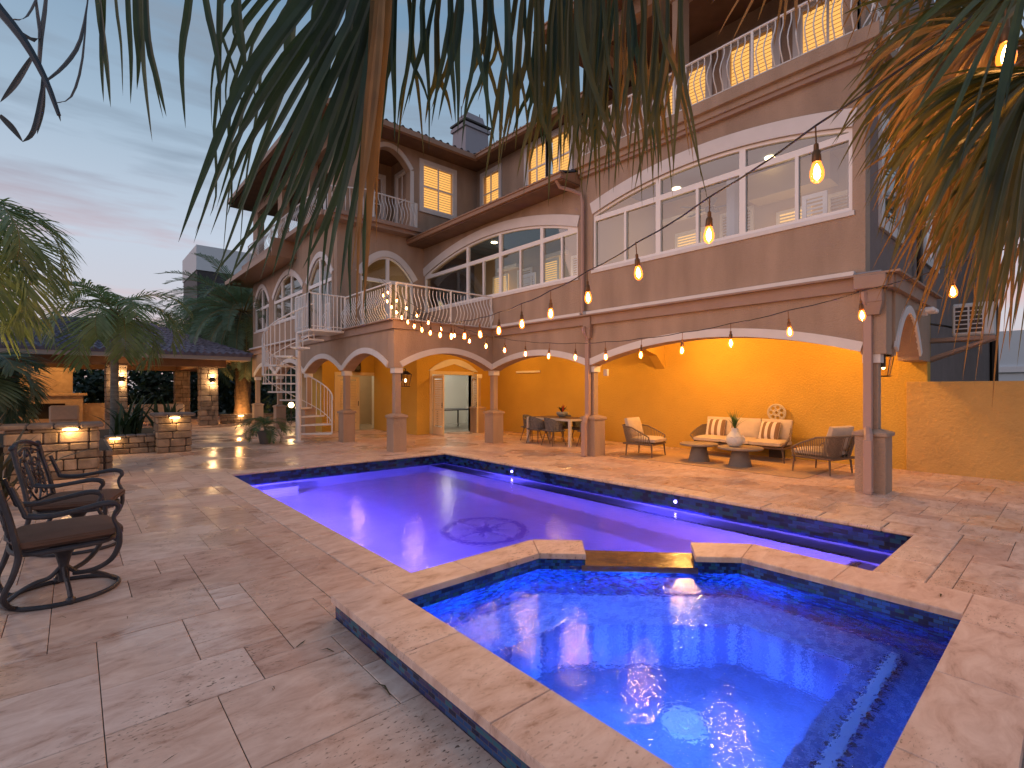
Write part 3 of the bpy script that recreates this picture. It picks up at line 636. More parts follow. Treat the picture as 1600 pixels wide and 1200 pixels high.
# side wall to the right, running away behind the fence
m_stucco_shade=M('shade darkened taupe stucco',(.24,.18,.17),.9,var=.08,bump=.5,bscale=50)  # facade stucco darkened: the shade of this side is put into its colour
sd=MB(); sd.panel('Y',2.16,.3,[(12.1,-.02),(25,-.02),(25,10.2),(11.4,10.2),(11.4,6.93),(9.28,6.93),(9.28,3.26),(12.1,3.26)],[[(9.9,4.3),(11.2,4.3),(11.2,5.9),(9.9,5.9)],[(13.2,4.3),(14.6,4.3),(14.6,5.9),(13.2,5.9)]]); H('wall',sd,m_stucco_shade)
for a,b in ((9.9,11.2),(13.2,14.6)):
    f=MB(); f.panel('Y',2.11,.1,[(a-.14,4.16),(b+.14,4.16),(b+.14,6.04),(a-.14,6.04)],[[(a+.05,4.35),(b-.05,4.35),(b-.05,5.85),(a+.05,5.85)]]); o=H('window',f,m_white); g=MB(); g.box(a,b,2.16,2.17,4.3,5.9); g.build('glass',m_glass,o)
dp=MB(); dp.tube([(12.25,2.05,6.5),(12.25,2.05,.0)],.05,8); H('side_downpipe',dp,m_dark); dp=MB(); dp.tube([(24.7,2.05,9.8),(24.7,2.05,0)],.12,8); H('side_downpipe',dp,m_dark)
# interior rooms of level 2
def room(x0,x1,y0,y1,z0,z1,lights,energy):
    r=MB(); r.box(x0,x1,y0,y1,z0-.05,z0); H('room_floor',r,M('room floor',(.35,.25,.16),.4))
    r=MB(); r.box(x0,x1,y0,y1,z1,z1+.05); H('room_ceiling',r,m_intc)
    r=MB(); r.box(x1,x1+.1,y0,y1,z0,z1); r.box(x0,x1,y0-.1,y0,z0,z1); r.box(x0,x1,y1,y1+.1,z0,z1); H('room_wall',r,m_int)
    for (x,y) in lights:
        d=MB(); d.lathe([(.10,0),(.10,.02),(.001,.02)],(x,y,z1-.025),18); H('ceiling_downlight',d,m_lit)
    return
room(9.3,11.9,2.46,7.70,3.4,6.52,[(10.0,3.1),(10.0,5.6),(11.2,4.4),(11.2,6.6)],30)
room(9.3,11.2,7.85,14.9,3.4,6.30,[(10.0,9.6),(10.2,12.5)],30)
for q_,e_ in (((11.2,4.0,4.6),17),((11.2,6.6,4.6),15),((10.5,9.6,4.6),14),((10.5,13.0,4.6),18)): lamp('room_light',q_,e_,(1,.62,.28),.3,parent=house)
# shutters and doors inside those rooms
def innershutter(x,y0,y1,z0,z1,lit=False):
    f=MB(); f.panel('X',x,.04,[(y0,z0),(y1,z0),(y1,z1),(y0,z1)],[[(y0+.07,z0+.07),(y1-.07,z0+.07),(y1-.07,z1-.07),(y0+.07,z1-.07)]])
    z=z0+.1
    while z<z1-.08: f.add([(x+.0,y0+.07,z),(x+.0,y1-.07,z),(x+.04,y1-.07,z+.05),(x+.04,y0+.07,z+.05)],[(0,1,2,3)]); z+=.07
    o=H('inner_shutter',f,m_vinyl)
    if lit: g=MB(); g.box(x+.06,x+.065,y0,y1,z0,z1); g.build('lit_pane',m_shade_lit,o)
for (x,a,b,z0,z1,l) in ((11.8,2.7,3.5,4.2,5.6,False),(11.8,3.8,4.5,4.2,5.5,True),(11.8,5.0,5.8,4.2,5.8,False),(11.8,6.2,7.0,4.2,5.6,True),(11.1,8.2,8.9,4.2,5.5,True),(11.1,9.3,10.0,4.2,5.5,False),(11.1,10.5,11.2,4.2,5.6,True),(11.1,11.7,12.4,4.2,5.5,False),(11.1,12.9,13.7,4.2,5.5,True),(9.9,8.1,8.7,4.2,4.95,False),(9.9,10.3,10.9,4.2,4.9,False),(9.8,2.9,3.3,4.2,5.0,False)): innershutter(x,a,b,z0,z1,l)
sf=MB(); sf.box(11.3,11.85,3.3,4.9,5.75,6.3); H('room_cabinet',sf,M('room cabinet',(.5,.42,.30),.6)); sf=MB(); sf.box(11.75,11.9,5.9,7.5,5.95,6.05); H('crown_shelf',sf,m_vinyl)
for y in (8.6,10.7,12.9): sf=MB(); sf.box(11.05,11.2,y-.5,y+.5,5.62,5.74); H('crown_shelf',sf,m_vinyl)
sf=MB(); sf.tube([(9.6,4.45,3.4),(9.6,4.45,5.6)],.12,10); H('curtain',sf,M('curtain cloth',(.35,.40,.48),.9))
fn=MB(); fn.lathe([(.02,0),(.1,-.02),(.1,-.12),(.02,-.16)],(11.5,5.9,5.95),14)
for i in range(5):
    a=2*math.pi*i/5; u=Vector((math.cos(a),math.sin(a),0)); w_=Vector((-math.sin(a),math.cos(a),0)); p=Vector((11.5,5.9,5.9))
    fn.add([p+u*.12-w_*.05,p+u*.7-w_*.08+UP*.02,p+u*.7+w_*.08,p+u*.12+w_*.05],[(0,1,2,3)])
H('ceiling_fan',fn,m_intc)
# --- barrel tile roofs
def tileroof(name,p0,p1,q0,q1,mat,pitch=.28,amp=.06,row=.4):
    """p0-p1 eave line, q0-q1 ridge line above it"""
    p0,p1,q0,q1=map(Vector,(p0,p1,q0,q1)); nt=max(2,int((p1-p0).length/pitch)); k=8; mm=MB(); nrm=((p1-p0).cross(q0-p0)).normalized()
    if nrm.z<0: nrm=-nrm
    rows=max(1,int(((q0-p0).length+(q1-p1).length)/2/row)); W=nt*k+1; vs=[]
    for r in range(rows):
        for e in (0,1):
            t=(r+e)/rows
            for i in range(W):
                s_=i/(W-1); a=p0.lerp(p1,s_); b=q0.lerp(q1,s_); ph=(i%k)/k
                h=amp*math.sin(math.pi*min(ph/.62,1)) if ph<.62 else -amp*.35*math.sin(math.pi*(ph-.62)/.38)
                vs.append(a.lerp(b,t)+nrm*(h+(.03 if e==0 else 0.0)))
    fs=[]
    for r in range(rows*2-1):
        for i in range(W-1): fs.append((r*W+i,r*W+i+1,(r+1)*W+i+1,(r+1)*W+i))
    mm.add(vs,fs); 
    # underside board and clay ends at the eave
    mm.add([p0-nrm*.06,p1-nrm*.06,q1-nrm*.06,q0-nrm*.06],[(0,1,2,3)])
    e0=[v for v in vs[:W]]; n0=len(mm.v); mm.add(e0+[v-nrm*.09 for v in [p0.lerp(p1,i/(W-1)) for i in range(W)]],[(i,i+1,W+i+1,W+i) for i in range(W-1)])
    return mm
def gutter(name,a,b,z,h=.14,d=.13,axis='Y',pos=0):
    m_=MB()
    if axis=='Y': m_.box(pos-d,pos,a,b,z-h,z-.02); m_.box(pos-d-.03,pos+.01,a,b,z-.035,z)
    else: m_.box(a,b,pos-d,pos,z-h,z-.02); m_.box(a,b,pos-d-.03,pos+.01,z-.035,z)
    return H('gutter',m_,m_gutter)
H('roof',tileroof('r',(8.45,7.85,6.52),(8.45,15.0,6.52),(11.35,7.85,7.55),(11.35,15.0,7.55),m_tile),m_tile)
gutter('g',7.85,15.0,6.54,pos=8.50)
sf=MB(); sf.box(8.44,9.03,7.85,15.0,6.36,6.40); H('soffit',sf,m_soffit)
ec=MB(); ec.add([(8.45,7.84,6.40),(11.3,7.84,6.40),(11.3,7.84,7.50),(8.45,7.84,6.50),(8.45,7.90,6.40),(11.3,7.90,6.40),(11.3,7.90,7.50),(8.45,7.90,6.50)],[(0,1,2,3),(7,6,5,4),(0,3,7,4)]); H('roof_end_board',ec,m_gutter)
# level 3 walls: set back
def shutwin(plane,pos,u0,u1,z0,z1,mid=True,trim=.13):
    t=MB(); t.panel(plane,pos-.05,.08,[(u0-trim,z0-trim),(u1+trim,z0-trim),(u1+trim,z1+trim),(u0-trim,z1+trim)],[[(u0,z0),(u1,z0),(u1,z1),(u0,z1)]]); o=H('window',t,m_white)
    s=MB(); um=(u0+u1)/2; zm=(z0+z1)/2
    P=(lambda u,d,z:(pos+d,u,z)) if plane=='X' else (lambda u,d,z:(u,pos+d,z))
    fr=MB(); f=.045
    fr.panel(plane,pos-.02,.03,[(u0,z0),(u1,z0),(u1,z1),(u0,z1)],[[(a,c),(b,c),(b,d),(a,d)] for (a,b) in (((u0+f,um-f*.5),(um+f*.5,u1-f)) if mid else ((u0+f,u1-f),)) for (c,d) in ((z0+f,zm-.02),(zm+.02,z1-f))])
    fr.build('sash',m_vinyl,o)
    z=z0+.06
    while z<z1-.06:
        s.add([P(u0+f,.05,z),P(u1-f,.05,z),P(u1-f,.10,z+.05),P(u0+f,.10,z+.05)],[(0,1,2,3)]); z+=.085
    s.build('shutter_slats',m_slat,o)
    e=MB(); e.add([P(u0,.16,z0),P(u1,.16,z0),P(u1,.16,z1),P(u0,.16,z1)],[(0,1,2,3)]); e.build('lit_blind',m_shade_lit,o)
w3=MB(); w3.panel('X',11.3,.3,[(7.7,6.6),(15.2,6.6),(15.2,9.72),(7.7,9.72)],[[(13.55,7.95),(14.5,7.95),(14.5,9.35),(13.55,9.35)],[(10.2,8.0),(12.1,8.0),(12.1,9.5),(10.2,9.5)]]); H('wall',w3,m_stucco)
shutwin('X',11.3,13.55,14.5,7.95,9.35); shutwin('X',11.3,10.2,11.1,8.0,9.5); shutwin('X',11.3,11.2,12.1,8.0,9.5)
H('roof',tileroof('r',(10.65,8.4,9.78),(10.65,14.25,9.78),(13.5,8.4,11.2),(13.5,17.2,11.2),m_tile),m_tile)
gutter('g',8.4,14.1,9.79,pos=10.72); sf=MB(); sf.box(10.68,11.3,8.4,14.15,9.66,9.70); H('soffit',sf,m_soffit)
# main wing level 3: deep covered balcony
w3=MB(); w3.panel('X',11.2,.25,[(2.2,6.93),(7.7,6.93),(7.7,9.9),(2.2,9.9)],[[(2.8,7.3),(3.8,7.3),(3.8,9.3),(2.8,9.3)],[(4.3,7.3),(5.3,7.3),(5.3,9.3),(4.3,9.3)],[(5.8,7.3),(6.9,7.3),(6.9,9.3),(5.8,9.3)]]); w3.box(9.3,11.2,7.45,7.7,6.93,7.2); H('wall',w3,m_stucco)
for a,b in ((2.8,3.8),(4.3,5.3),(5.8,6.9)): shutwin('X',11.2,a,b,7.3,9.3)
so=MB(); so.box(8.3,12.5,1.5,8.5,9.85,9.92); H('soffit',so,m_soffit)
be=MB(); be.box(9.0,9.3,2.1,7.7,9.55,9.85); be.box(9.3,11.2,7.45,7.7,9.55,9.85); H('balcony_beam',be,m_stucco)
H('roof',tileroof('r',(8.25,1.4,9.98),(8.25,8.55,9.98),(12.5,4,11.8),(12.5,6,11.8),m_tile),m_tile); H('roof',tileroof('r',(12.5,8.55,9.98),(8.25,8.55,9.98),(12.6,6,11.8),(12.5,6,11.8),m_tile),m_tile)
gutter('g',1.4,8.55,10.0,pos=8.32)
def post(x,y,z0,z1,w=.24,mt=m_stucco):
    p=MB(); p.rbox(x-w/2,x+w/2,y-w/2,y+w/2,z0,z1,.008); p.rbox(x-w/2-.05,x+w/2+.05,y-w/2-.05,y+w/2+.05,z1-.22,z1-.14,.008); p.rbox(x-w/2-.09,x+w/2+.09,y-w/2-.09,y+w/2+.09,z1-.14,z1,.008); return H('balcony_post',p,mt)
post(9.15,2.3,6.93,9.55,.3); post(9.15,5.3,6.93,9.55); post(9.15,7.5,6.93,9.55,.3)
# main corner pier above the arcade with its small capital and brackets
cp=MB(); cp.rbox(FX-.12,FX+.16,1.92,2.20,2.84,3.04,.01); cp.frustum(FX+.02,2.06,.09,.09,2.66,.14,.14,2.84); cp.rbox(FX-.20,FX+.22,1.86,2.26,3.04,3.235,.01); H('pier_capital',cp,m_fascia); cp=MB()
cp.rbox(FX-.10,FX+.12,7.44,7.66,2.95,3.22,.01); cp.frustum(FX+.01,7.55,.07,.07,2.72,.11,.11,2.95); H('pier_capital',cp,m_fascia)
pc=MB(); pc.rbox(FX-.14,FX+.26,1.92,2.28,3.27,3.30,.01); m_lead=M('lead flashing',(.25,.27,.31),.5,metal=.3); H('flashing_cap',pc,m_lead); pc=MB(); pc.rbox(8.92,9.06,7.45,7.68,3.27,3.36,.01); H('flashing_cap',pc,m_lead)
# downpipes on the two porch columns and up the facade
m_pipe=M('taupe downpipe',(.42,.27,.23),.5)
def pipe(x,y):
    p=MB(); p.rbox(x-.05,x+.045,y-.055,y+.055,.95,2.66,.008); p.tube([(x,y,2.66),(x-.02,y,2.74),(x-.1,y+.03,2.86),(x-.12,y+.03,3.0)],.05,8)
    p.tube([(x,y,1.0),(x-.02,y,.95),(x-.14,y-.04,.86),(x-.18,y-.05,.76)],.055,8); p.rbox(x-.235,x-.135,y-.10,y+.01,.0,.80,.008); p.tube([(x-.18,y-.05,.1),(x-.2,y-.07,.03)],.05,8); H('downpipe',p,m_pipe)
pipe(FX-.0,2.12); pipe(FX-.0,7.58)
p=MB(); p.tube([(8.42,8.05,6.42),(8.55,8.05,6.28),(8.8,7.86,6.2),(8.93,7.72,6.1),(8.95,7.7,5.9),(8.95,7.7,3.3)],.045,8); H('downpipe',p,m_pipe)
# --- wing two: deck, upper walls
dk=MB(); dk.box(5.95,9.0,11.2,15.0,3.06,3.235); H('balcony_deck',dk,m_fascia)
shL2Y=[(6.75,3.35),(8.62,3.35)]+arch(6.75,8.62,5.2,5.95,20)[::-1]
_=windowset('window','Y',14.9,6.75,8.62,3.42,5.15,5.85,5.05,[7.7],[],trim=.20)
shY=[(6.75,3.42),(8.62,3.42)]+arch(6.75,8.62,5.15,5.85,24)[::-1]
lg=[(7.0,7.0),(8.5,7.0)]+arch(7.0,8.5,8.9,9.45,16)[::-1]
wY=MB(); wY.panel('Y',14.9,.28,[(6.0,3.24),(11.3,3.24),(11.3,9.70),(6.0,9.70)],[shY,lg,[(8.98,7.75),(10.25,7.75),(10.25,9.30),(8.98,9.30)]]); H('wall',wY,m_stucco)
shutwin('Y',14.9,8.98,10.25,7.75,9.30)
lt=MB(); lt.band('Y',14.86,.06,arch(7.0,8.5,8.9,9.45,16),.14); lt.box(6.0,8.62,14.84,14.9,6.86,6.98); lt.box(8.5,8.62,14.85,14.9,7.0,8.9); lt.build('loggia_trim',m_white,house)
cb=MB(); cb.box(5.7,8.66,14.5,14.9,6.62,6.74); cb.box(5.6,8.70,14.4,14.9,6.74,6.86); H('balcony_slab',cb,m_fascia)
# loggia back walls with lit doors
lb=MB(); lb.box(7.0,9.0,16.6,16.7,6.8,9.8); lb.box(8.7,8.8,15.2,16.6,6.8,9.8); H('loggia_wall',lb,m_stucco); shutwin('X',8.68,15.4,16.1,7.2,9.1); shutwin('Y',16.55,7.2,8.3,7.2,9.1)
# X facing upper walls
winC=[(14.98+.3,17.4,3.42 ),(17.9,21.3,4.15),(21.9,24.0,4.05)]
holes=[]
for (a,b,z0) in winC:
    sh,_=windowset('window','X',5.98,a,b,z0,5.1,5.82,4.98,[a+(b-a)*.38,a+(b-a)*.70] if b-a>2.2 else [(a+b)/2],[a+(b-a)*.2],trim=.18); holes.append(sh)
wX=MB(); wX.panel('X',5.98,.28,[(15.18,3.24),(24.3,3.24),(24.3,6.9),(15.18,6.9)],holes); wX.panel('X',5.985,.275,[(15.18,6.9),(24.3,6.9),(24.3,9.7),(15.18,9.7)],[[(15.6,7.0),(17.2,7.0),(17.2,9.2),(15.6,9.2)],[(17.7,7.0),(20.2,7.0),(20.2,9.2),(17.7,9.2)],[(20.7,7.0),(23.6,7.0),(23.6,9.2),(20.7,9.2)]]); wX.box(6.1,12,24.1,24.3,3.24,6.9); H('wall',wX,m_stucco)
ib=MB(); ib.box(8.8,8.9,15.2,24,3.3,6.8); ib.box(6.3,8.9,15.2,24,6.72,6.78); H('room_wall',ib,m_int); lamp('room_light',(7.8,20,5.2),10,(1,.75,.45),.4,parent=house); lamp('room_light',(7.8,16.4,4.6),22,(1,.62,.25),.4,parent=house)
ch=MB(); ch.box(5.55,6.3,15.0,24.4,6.80,6.95); ch.box(8.9,8.95,15,24,6.9,9.7); H('balcony_slab',ch,m_fascia)
# wing two roof
H('roof',tileroof('r',(5.15,14.1,9.78),(10.8,14.1,9.78),(8.6,17.5,11.2),(12.6,17.5,11.3),m_tile),m_tile)
H('roof',tileroof('r',(5.15,24.6,9.70),(5.15,14.1,9.78),(8.6,22,11.2),(8.6,17.5,11.2),m_tile),m_tile)
so=MB(); so.box(5.2,11.3,14.16,25,9.655,9.70); H('soffit',so,m_soffit)
gt=MB(); 
gt.box(5.1,10.7,14.02,14.15,9.62,9.78)
gt.box(5.02,5.15,14.02,24.6,9.62,9.78); H('gutter',gt,m_gutter)
H('roof',tileroof('r',(5.15,25.2,6.32),(5.15,18.6,6.32),(6.2,25.2,6.8),(6.2,18.6,6.8),m_tile),m_tile); ec=MB(); ec.box(5.15,6.2,18.52,18.6,6.2,6.84); H('roof_end_board',ec,m_gutter); sf=MB(); sf.box(5.15,6.2,18.6,25.2,6.2,6.24); sf.box(5.05,5.15,18.6,25.2,6.16,6.34); H('soffit',sf,m_gutter)
# chimney
cx,cyy=13.1,17.7
cm=MB(); cm.frustum(cx,cyy,.72,.55,9.8,.60,.48,12.75); cm.frustum(cx,cyy,.68,.55,12.75,.68,.55,12.9); cm.frustum(cx,cyy,.55,.45,12.9,.42,.34,13.45)
H('chimney',cm,M('blue grey chimney stucco',(.34,.32,.36),.8,bump=.3))
cm=MB(); cm.tube([(cx-.5,cyy,13.3),(cx-.5,cyy,13.8)],.02); cm.tube([(cx+.5,cyy,13.3),(cx+.5,cyy,13.8)],.02); cm.box(cx-.70,cx+.70,cyy-.57,cyy+.57,12.98,13.05); H('chimney_cap',cm,m_dark)

# ---------------------------------------------------------------- railings (parts of the house)
BELLY=[(0,0),(.045,.10),(.13,.22),(.16,.34),(.11,.48),(.03,.62),(-.01,.72),(.0,.84)]
def bar_mesh(h=.84,r=.011):
    b=MB(); pts=[]
    for i in range(len(BELLY)): o_,z=BELLY[i]; pts.append((o_,0,z*h/.84))
    b.tube(pts,r,5); o=b.build('baluster',m_rail,None,True,local=True); return o
bar_proto=bar_mesh()
def railing(pts, z, out, h=.84, step=.125, closed_posts=True, indiv=True, proto=True):
    """pts: plan polyline; out: outward direction per segment"""
    tr=MB(); P=[Vector((x,y,0)) for x,y in pts]
    for zz,rr in ((z+h,.022),(z+.03,.016)): tr.tube([(p.x,p.y,zz) for p in P],rr,6)
    root=tr.build('railing',m_rail,house); base=world_loc(root)
    def rp_(p): ps=MB(); ps.rbox(p.x-.02,p.x+.02,p.y-.02,p.y+.02,z,z+h+.01,.003); ps.build('rail_post',m_rail,root)
    rp_(P[0]); rp_(P[-1])
    many=MB()
    for i,(a,b) in enumerate(zip(P,P[1:])):
        n=max(1,round((b-a).length/step)); o_=Vector((*out[min(i,len(out)-1)],0)).normalized(); ang=math.atan2(o_.y,o_.x)
        for k in range(n):
            p=a.lerp(b,(k+.5)/n)
            if k and k%12==0: rp_(p); continue
            if indiv:
                c=bar_proto.copy(); COL.objects.link(c); c.parent=root; c.location=Vector((p.x,p.y,z))-base+Vector((0,0,0)); c.rotation_euler=(0,0,ang)
            else: many.tube([(p.x+o_.x*q[0],p.y+o_.y*q[0],z+q[1]*h/.84) for q in BELLY],.011,4)
    if not indiv: m=many.build('balusters_far',m_rail,root,True); m['kind']='stuff'
# top balcony of the main wing, with a bowed belly
railing([(8.86,2.2),(8.86,7.6)],6.93,[(-1,0)],.84,.125)
railing([(8.86,2.2),(11.2,2.12)],6.93,[(0,-1)],.84,.13,indiv=False)
# deck of wing two: corner balcony
railing([(9.0,11.16),(5.98,11.16)],3.27,[(0,-1)],.92,.11)
railing([(5.88,11.26),(5.88,14.0)],3.27,[(-1,0)],.92,.125)
railing([(7.0,14.55),(8.55,14.55)],6.86,[(0,-1)],.84,.12,indiv=False)
railing([(5.72,15.2),(5.72,24.0)],6.95,[(-1,0)],.84,.15,indiv=False)
railing([(5.72,15.1),(7.0,14.5)],6.90,[(-.4,-1)],.84,.13,indiv=False)
railing([(5.88,15.2),(5.88,15.5)],3.27,[(-1,0)],.92,.13,indiv=False)
bpy.data.objects.remove(bar_proto)

# ---------------------------------------------------------------- spiral staircase
stair=thing('spiral_staircase','white metal spiral staircase winding up from the patio to the balcony','staircase',(5.0,15.2,0))
sx,sy=4.96,15.2
p=MB(); p.tube([(sx,sy,0),(sx,sy,4.25)],.075,14); p.lathe([(.16,0),(.16,.02),(.09,.03)],(sx,sy,0),16); p.build('pole',m_rail,stair,True)
NT=13; A0=R(-62); DA=R(27.5); RR=.95; RISE=3.22/NT
def ang(i): return A0+DA*i
for i in range(1,NT):
    a=ang(i); b=a+R(30); z=RISE*i; t=MB()
    pts=[(.07,a+.3),(RR,a),(RR,(a+b)/2),(RR,b),(.07,b-.3)]; q=[(sx+r_*math.cos(t_),sy+r_*math.sin(t_)) for r_,t_ in pts]
    t.panel('Z',z-.045,.045,q); t.build('tread',m_rail,stair)
hp=[(sx+RR*math.cos(ang(i)),sy+RR*math.sin(ang(i)),RISE*max(i,1)+.92) for i in [x/3 for x in range(3,3*NT-1)]]
h=MB(); h.tube(hp,.022,8); h.build('handrail',m_rail,stair,True)
lo=MB(); lo.tube([(x,y,z-.86) for x,y,z in hp],.012,6); lo.build('stringer_rail',m_rail,stair,True)
for i in range(3*NT-4):
    k=1+i/3; a=ang(k); x,y=sx+RR*math.cos(a),sy+RR*math.sin(a); b=MB(); b.tube([(x,y,RISE*max(1,math.floor(k))-.04),(x,y,RISE*k+.91)],.013,5); b.build('baluster',m_rail,stair)
ld=MB(); ld.rbox(4.86,5.86,13.98,15.12,3.16,3.22,.005); ld.build('landing',m_rail,stair)
lr=MB(); L3=[(5.86,13.98),(4.86,13.98),(4.86,15.1)]
lr.tube([(x,y,4.2) for x,y in L3],.022,6); o=lr.build('landing_rail',m_rail,stair); lr=MB(); lr.tube([(x,y,3.30) for x,y in L3],.012,6); lr.build('landing_rail',m_rail,stair)
for (a,b) in zip(L3,L3[1:]):
    n=9
    for k in range(n+1):
        x=a[0]+(b[0]-a[0])*k/n; y=a[1]+(b[1]-a[1])*k/n; w_=.022 if k in (0,n) else .011; b_=MB(); b_.rbox(x-w_,x+w_,y-w_,y+w_,3.22,4.2,.002); b_.build('baluster',m_rail,o)

# ---------------------------------------------------------------- string lights
m_cord=M('black cord',(.02,.015,.015),.6)
def bulb_proto():
    s=MB(); s.lathe([(.003,.172),(.003,.10),(.009,.095),(.010,.070),(.015,.065),(.018,.030),(.016,.022)],(0,0,0),12); so_=s.build('bulb_socket',M('bronze bulb socket',(.18,.08,.03),.4,metal=.6),None,True,local=True)
    b=MB(); b.lathe([(.012,.03),(.018,.012),(.025,-.012),(.0265,-.028),(.022,-.048),(.010,-.060),(.001,-.062)],(0,0,0),12); bo=b.build('bulb',m_bulb,None,True,local=True); f=MB(); f.lathe([(.002,.015),(.009,.0),(.013,-.02),(.011,-.038),(.003,-.048)],(0,0,0),8); fo=f.build('filament',m_fil,None,True,local=True); bo['f']=fo.name
    return so_,bo
sp_,bp_=bulb_proto()
def strand(label,group,E,step,zc,n0,n1,light_idx,seg=6,e_lo=0,e_hi=None):
    t=thing('string_light',label,'string lights',(E[0],E[1],0),group=group)
    f=lambda n: Vector((E[0]+step[0]*n, E[1]+step[1]*n, zc[0]*n*n+zc[1]*n+zc[2]))
    c=MB(); pts=[f(i/3)+UP*(.165+.006*math.cos(2*math.pi*i/3)) for i in range(int(e_lo*3),int((e_hi or n1)*3)+1)]; c.tube(pts,.0045,5); c.build('cord',m_cord,t)
    for n in range(n0,n1+1):
        P=f(n); s=sp_.copy(); COL.objects.link(s); s.parent=t; s.location=P-t.location; b=bp_.copy(); COL.objects.link(b); b.parent=s; q_=bpy.data.objects[bp_['f']].copy(); COL.objects.link(q_); q_.parent=s; del b['f']; s.rotation_euler=(rnd.uniform(-.08,.08),rnd.uniform(-.08,.08),0)
        if n in light_idx: lamp('bulb_light',P+Vector((0,0,-.13)),light_idx[n],(1,.42,.12),.04,parent=t)
    return t
LI1={k:18.0 for k in (2,5,8,11,14)}; LI1.update({17:12,19:7,20:5})
strand('long festoon string of warm bulbs sweeping close past the camera to the balcony corner',None,(5.68,11.45),(-.1729,-.5378),(.0089005,-.2584,4.0386),1,20,LI1,e_hi=22)
q3=P3(1572,78,1.62)
strand('short stretch of festoon bulbs half hidden among the dry palm fronds',None,(q3.x-.35,q3.y+.45),(.35,-.45),(.01,.02,q3.z-.03),1,2,{1:2.2},e_lo=1,e_hi=3)
LI2={k:24 for k in (3,6,9,11,13,15,17,19,21)}
strand('lower festoon string of warm bulbs hanging level in front of the arcade',None,(5.68,11.45),(-.0557,-.5432),(.01019,-.29962,4.1586),1,22,LI2,e_hi=25)
bpy.data.objects.remove(bpy.data.objects[bp_['f']]); bpy.data.objects.remove(sp_); bpy.data.objects.remove(bp_)

# ---------------------------------------------------------------- lamps on the porch, porch light
def lantern(label,x,y,z,wx,e,cat='lantern'):
    """a box lantern on a scroll arm; wx,wy = where the wall is"""
    t=thing('wall_lantern',label,cat,(x,y,z-.2)); f=MB()
    f.rbox(wx-.03,wx+.03,y-.06,y+.06,z-.05,z+.22,.01); f.tube([(wx,y,z+.15),(x+(wx-x)*.5,y,z+.28),(x,y,z+.26),(x,y,z+.2)],.012,6)
    f.frustum(x,y,.12,.12,z+.12,.03,.03,z+.21); f.frustum(x,y,.07,.07,z-.19,.10,.10,z-.17)
    for a in (-1,1):
        for b in (-1,1): f.tube([(x+a*.065,y+b*.065,z-.18),(x+a*.11,y+b*.11,z+.12)],.007,4)
    f.build('frame',m_dark,t); g=MB(); g.frustum(x,y,.06,.06,z-.165,.10,.10,z+.115); g.build('glass',glassmat('lantern glass',(.95,.9,.8),.03),t)
    b=MB(); b.ball((x,y,z-.03),.026,10,8,(1,1,1.8)); b.build('bulb',m_lit,t,True)
    if e: lamp('lantern_light',(x,y,z-.03),e,WARM2,.03,parent=t)
lantern('dark box lantern on the porch column beside the armchair',9.42,2.02,1.93,9.26,16)
lantern('dark box lantern on the corner column before the open french doors',6.34,11.34,1.80,6.2,14)
# recessed ceiling lights of the arcade (they light the ochre walls)
for (x,y,e) in ((10.7,3.0,95),(10.3,5.9,230),(10.4,9.9,85),(10.4,12.8,60),(7.6,13.0,26),(7.3,16.4,30),(7.2,19.9,16)):
    d=MB(); d.lathe([(.09,0),(.09,.012),(.001,.012)],(x,y,2.985),18); H('ceiling_downlight',d,m_lit)
    lamp('porch_light',(x,y,2.90),e,(1.0,.50,.12),.08,parent=house)

# flood light, speaker, air conditioner, bracket
t=thing('floodlight','white twin head security floodlight on the porch end wall','floodlight',(10.9,1.8,2.85)); f=MB()
f.lathe([(.05,0),(.05,.03),(.02,.04)],(10.9,1.80,2.88),12); f.rbox(10.86,10.94,1.72,1.8,2.8,2.9,.01); f.build('mount',m_vinyl,t)
for dx in (-.12,.12): f=MB(); f.rbox(10.9+dx-.09,10.9+dx+.09,1.60,1.74,2.84,2.92,.02); f.build('head',m_vinyl,t)
t=thing('speaker','small dark speaker fixed above the left porch door','speaker',(7.9,17.9,2.35)); f=MB(); f.rbox(7.8,8.05,17.72,17.95,2.2,2.62,.03); f.build('cabinet',m_dark,t); f=MB(); f.lathe([(.08,0),(.08,.012),(.02,.012)],(0,0,0),16); f.v=[(7.925+x,17.715-z,2.35+y) for x,y,z in f.v]; f.build('cone',M('speaker cone',(.1,.1,.1),.7),t)
ac=thing('air_conditioner','white outdoor air conditioner unit on a wall bracket above the boundary wall','air conditioner',(12.5,1.3,2.5))
b=MB(); b.rbox(12.25,12.62,1.02,1.58,2.52,3.12,.02); b.build('casing',M('air conditioner paint',(.62,.62,.62),.45,var=.04),ac)
g=MB(); g.panel('X',12.225,.03,[(1.14,2.56),(1.56,2.56),(1.56,3.08),(1.14,3.08)],[[(a,c),(a+.17,c),(a+.17,c+.06),(a,c+.06)] for a in (1.17,1.365) for c in (2.585,2.665,2.745,2.825,2.905,2.985)]); g.build('grille',M('grille frame',(.6,.6,.6),.5),ac)
g=MB(); g.box(12.235,12.249,1.15,1.55,2.57,3.07); g.build('grille_shade',M('dark fan cavity',(.05,.035,.03),.7),ac)
bk=MB()
for x in (12.24,12.58):
    bk.rbox(x-.03,x+.03,1.0,2.16,2.44,2.51,.004); bk.rbox(x-.03,x+.03,2.09,2.16,1.95,2.44,.004)
    bk.add([(x-.03,1.02,2.44),(x+.03,1.02,2.44),(x+.03,2.15,1.98),(x-.03,2.15,1.98),(x-.03,1.14,2.44),(x+.03,1.14,2.44),(x+.03,2.15,2.06),(x-.03,2.15,2.06)],[(0,1,2,3),(4,5,6,7),(0,4,7,3),(1,2,6,5),(0,1,5,4)])
bk.build('bracket',m_fascia,ac)
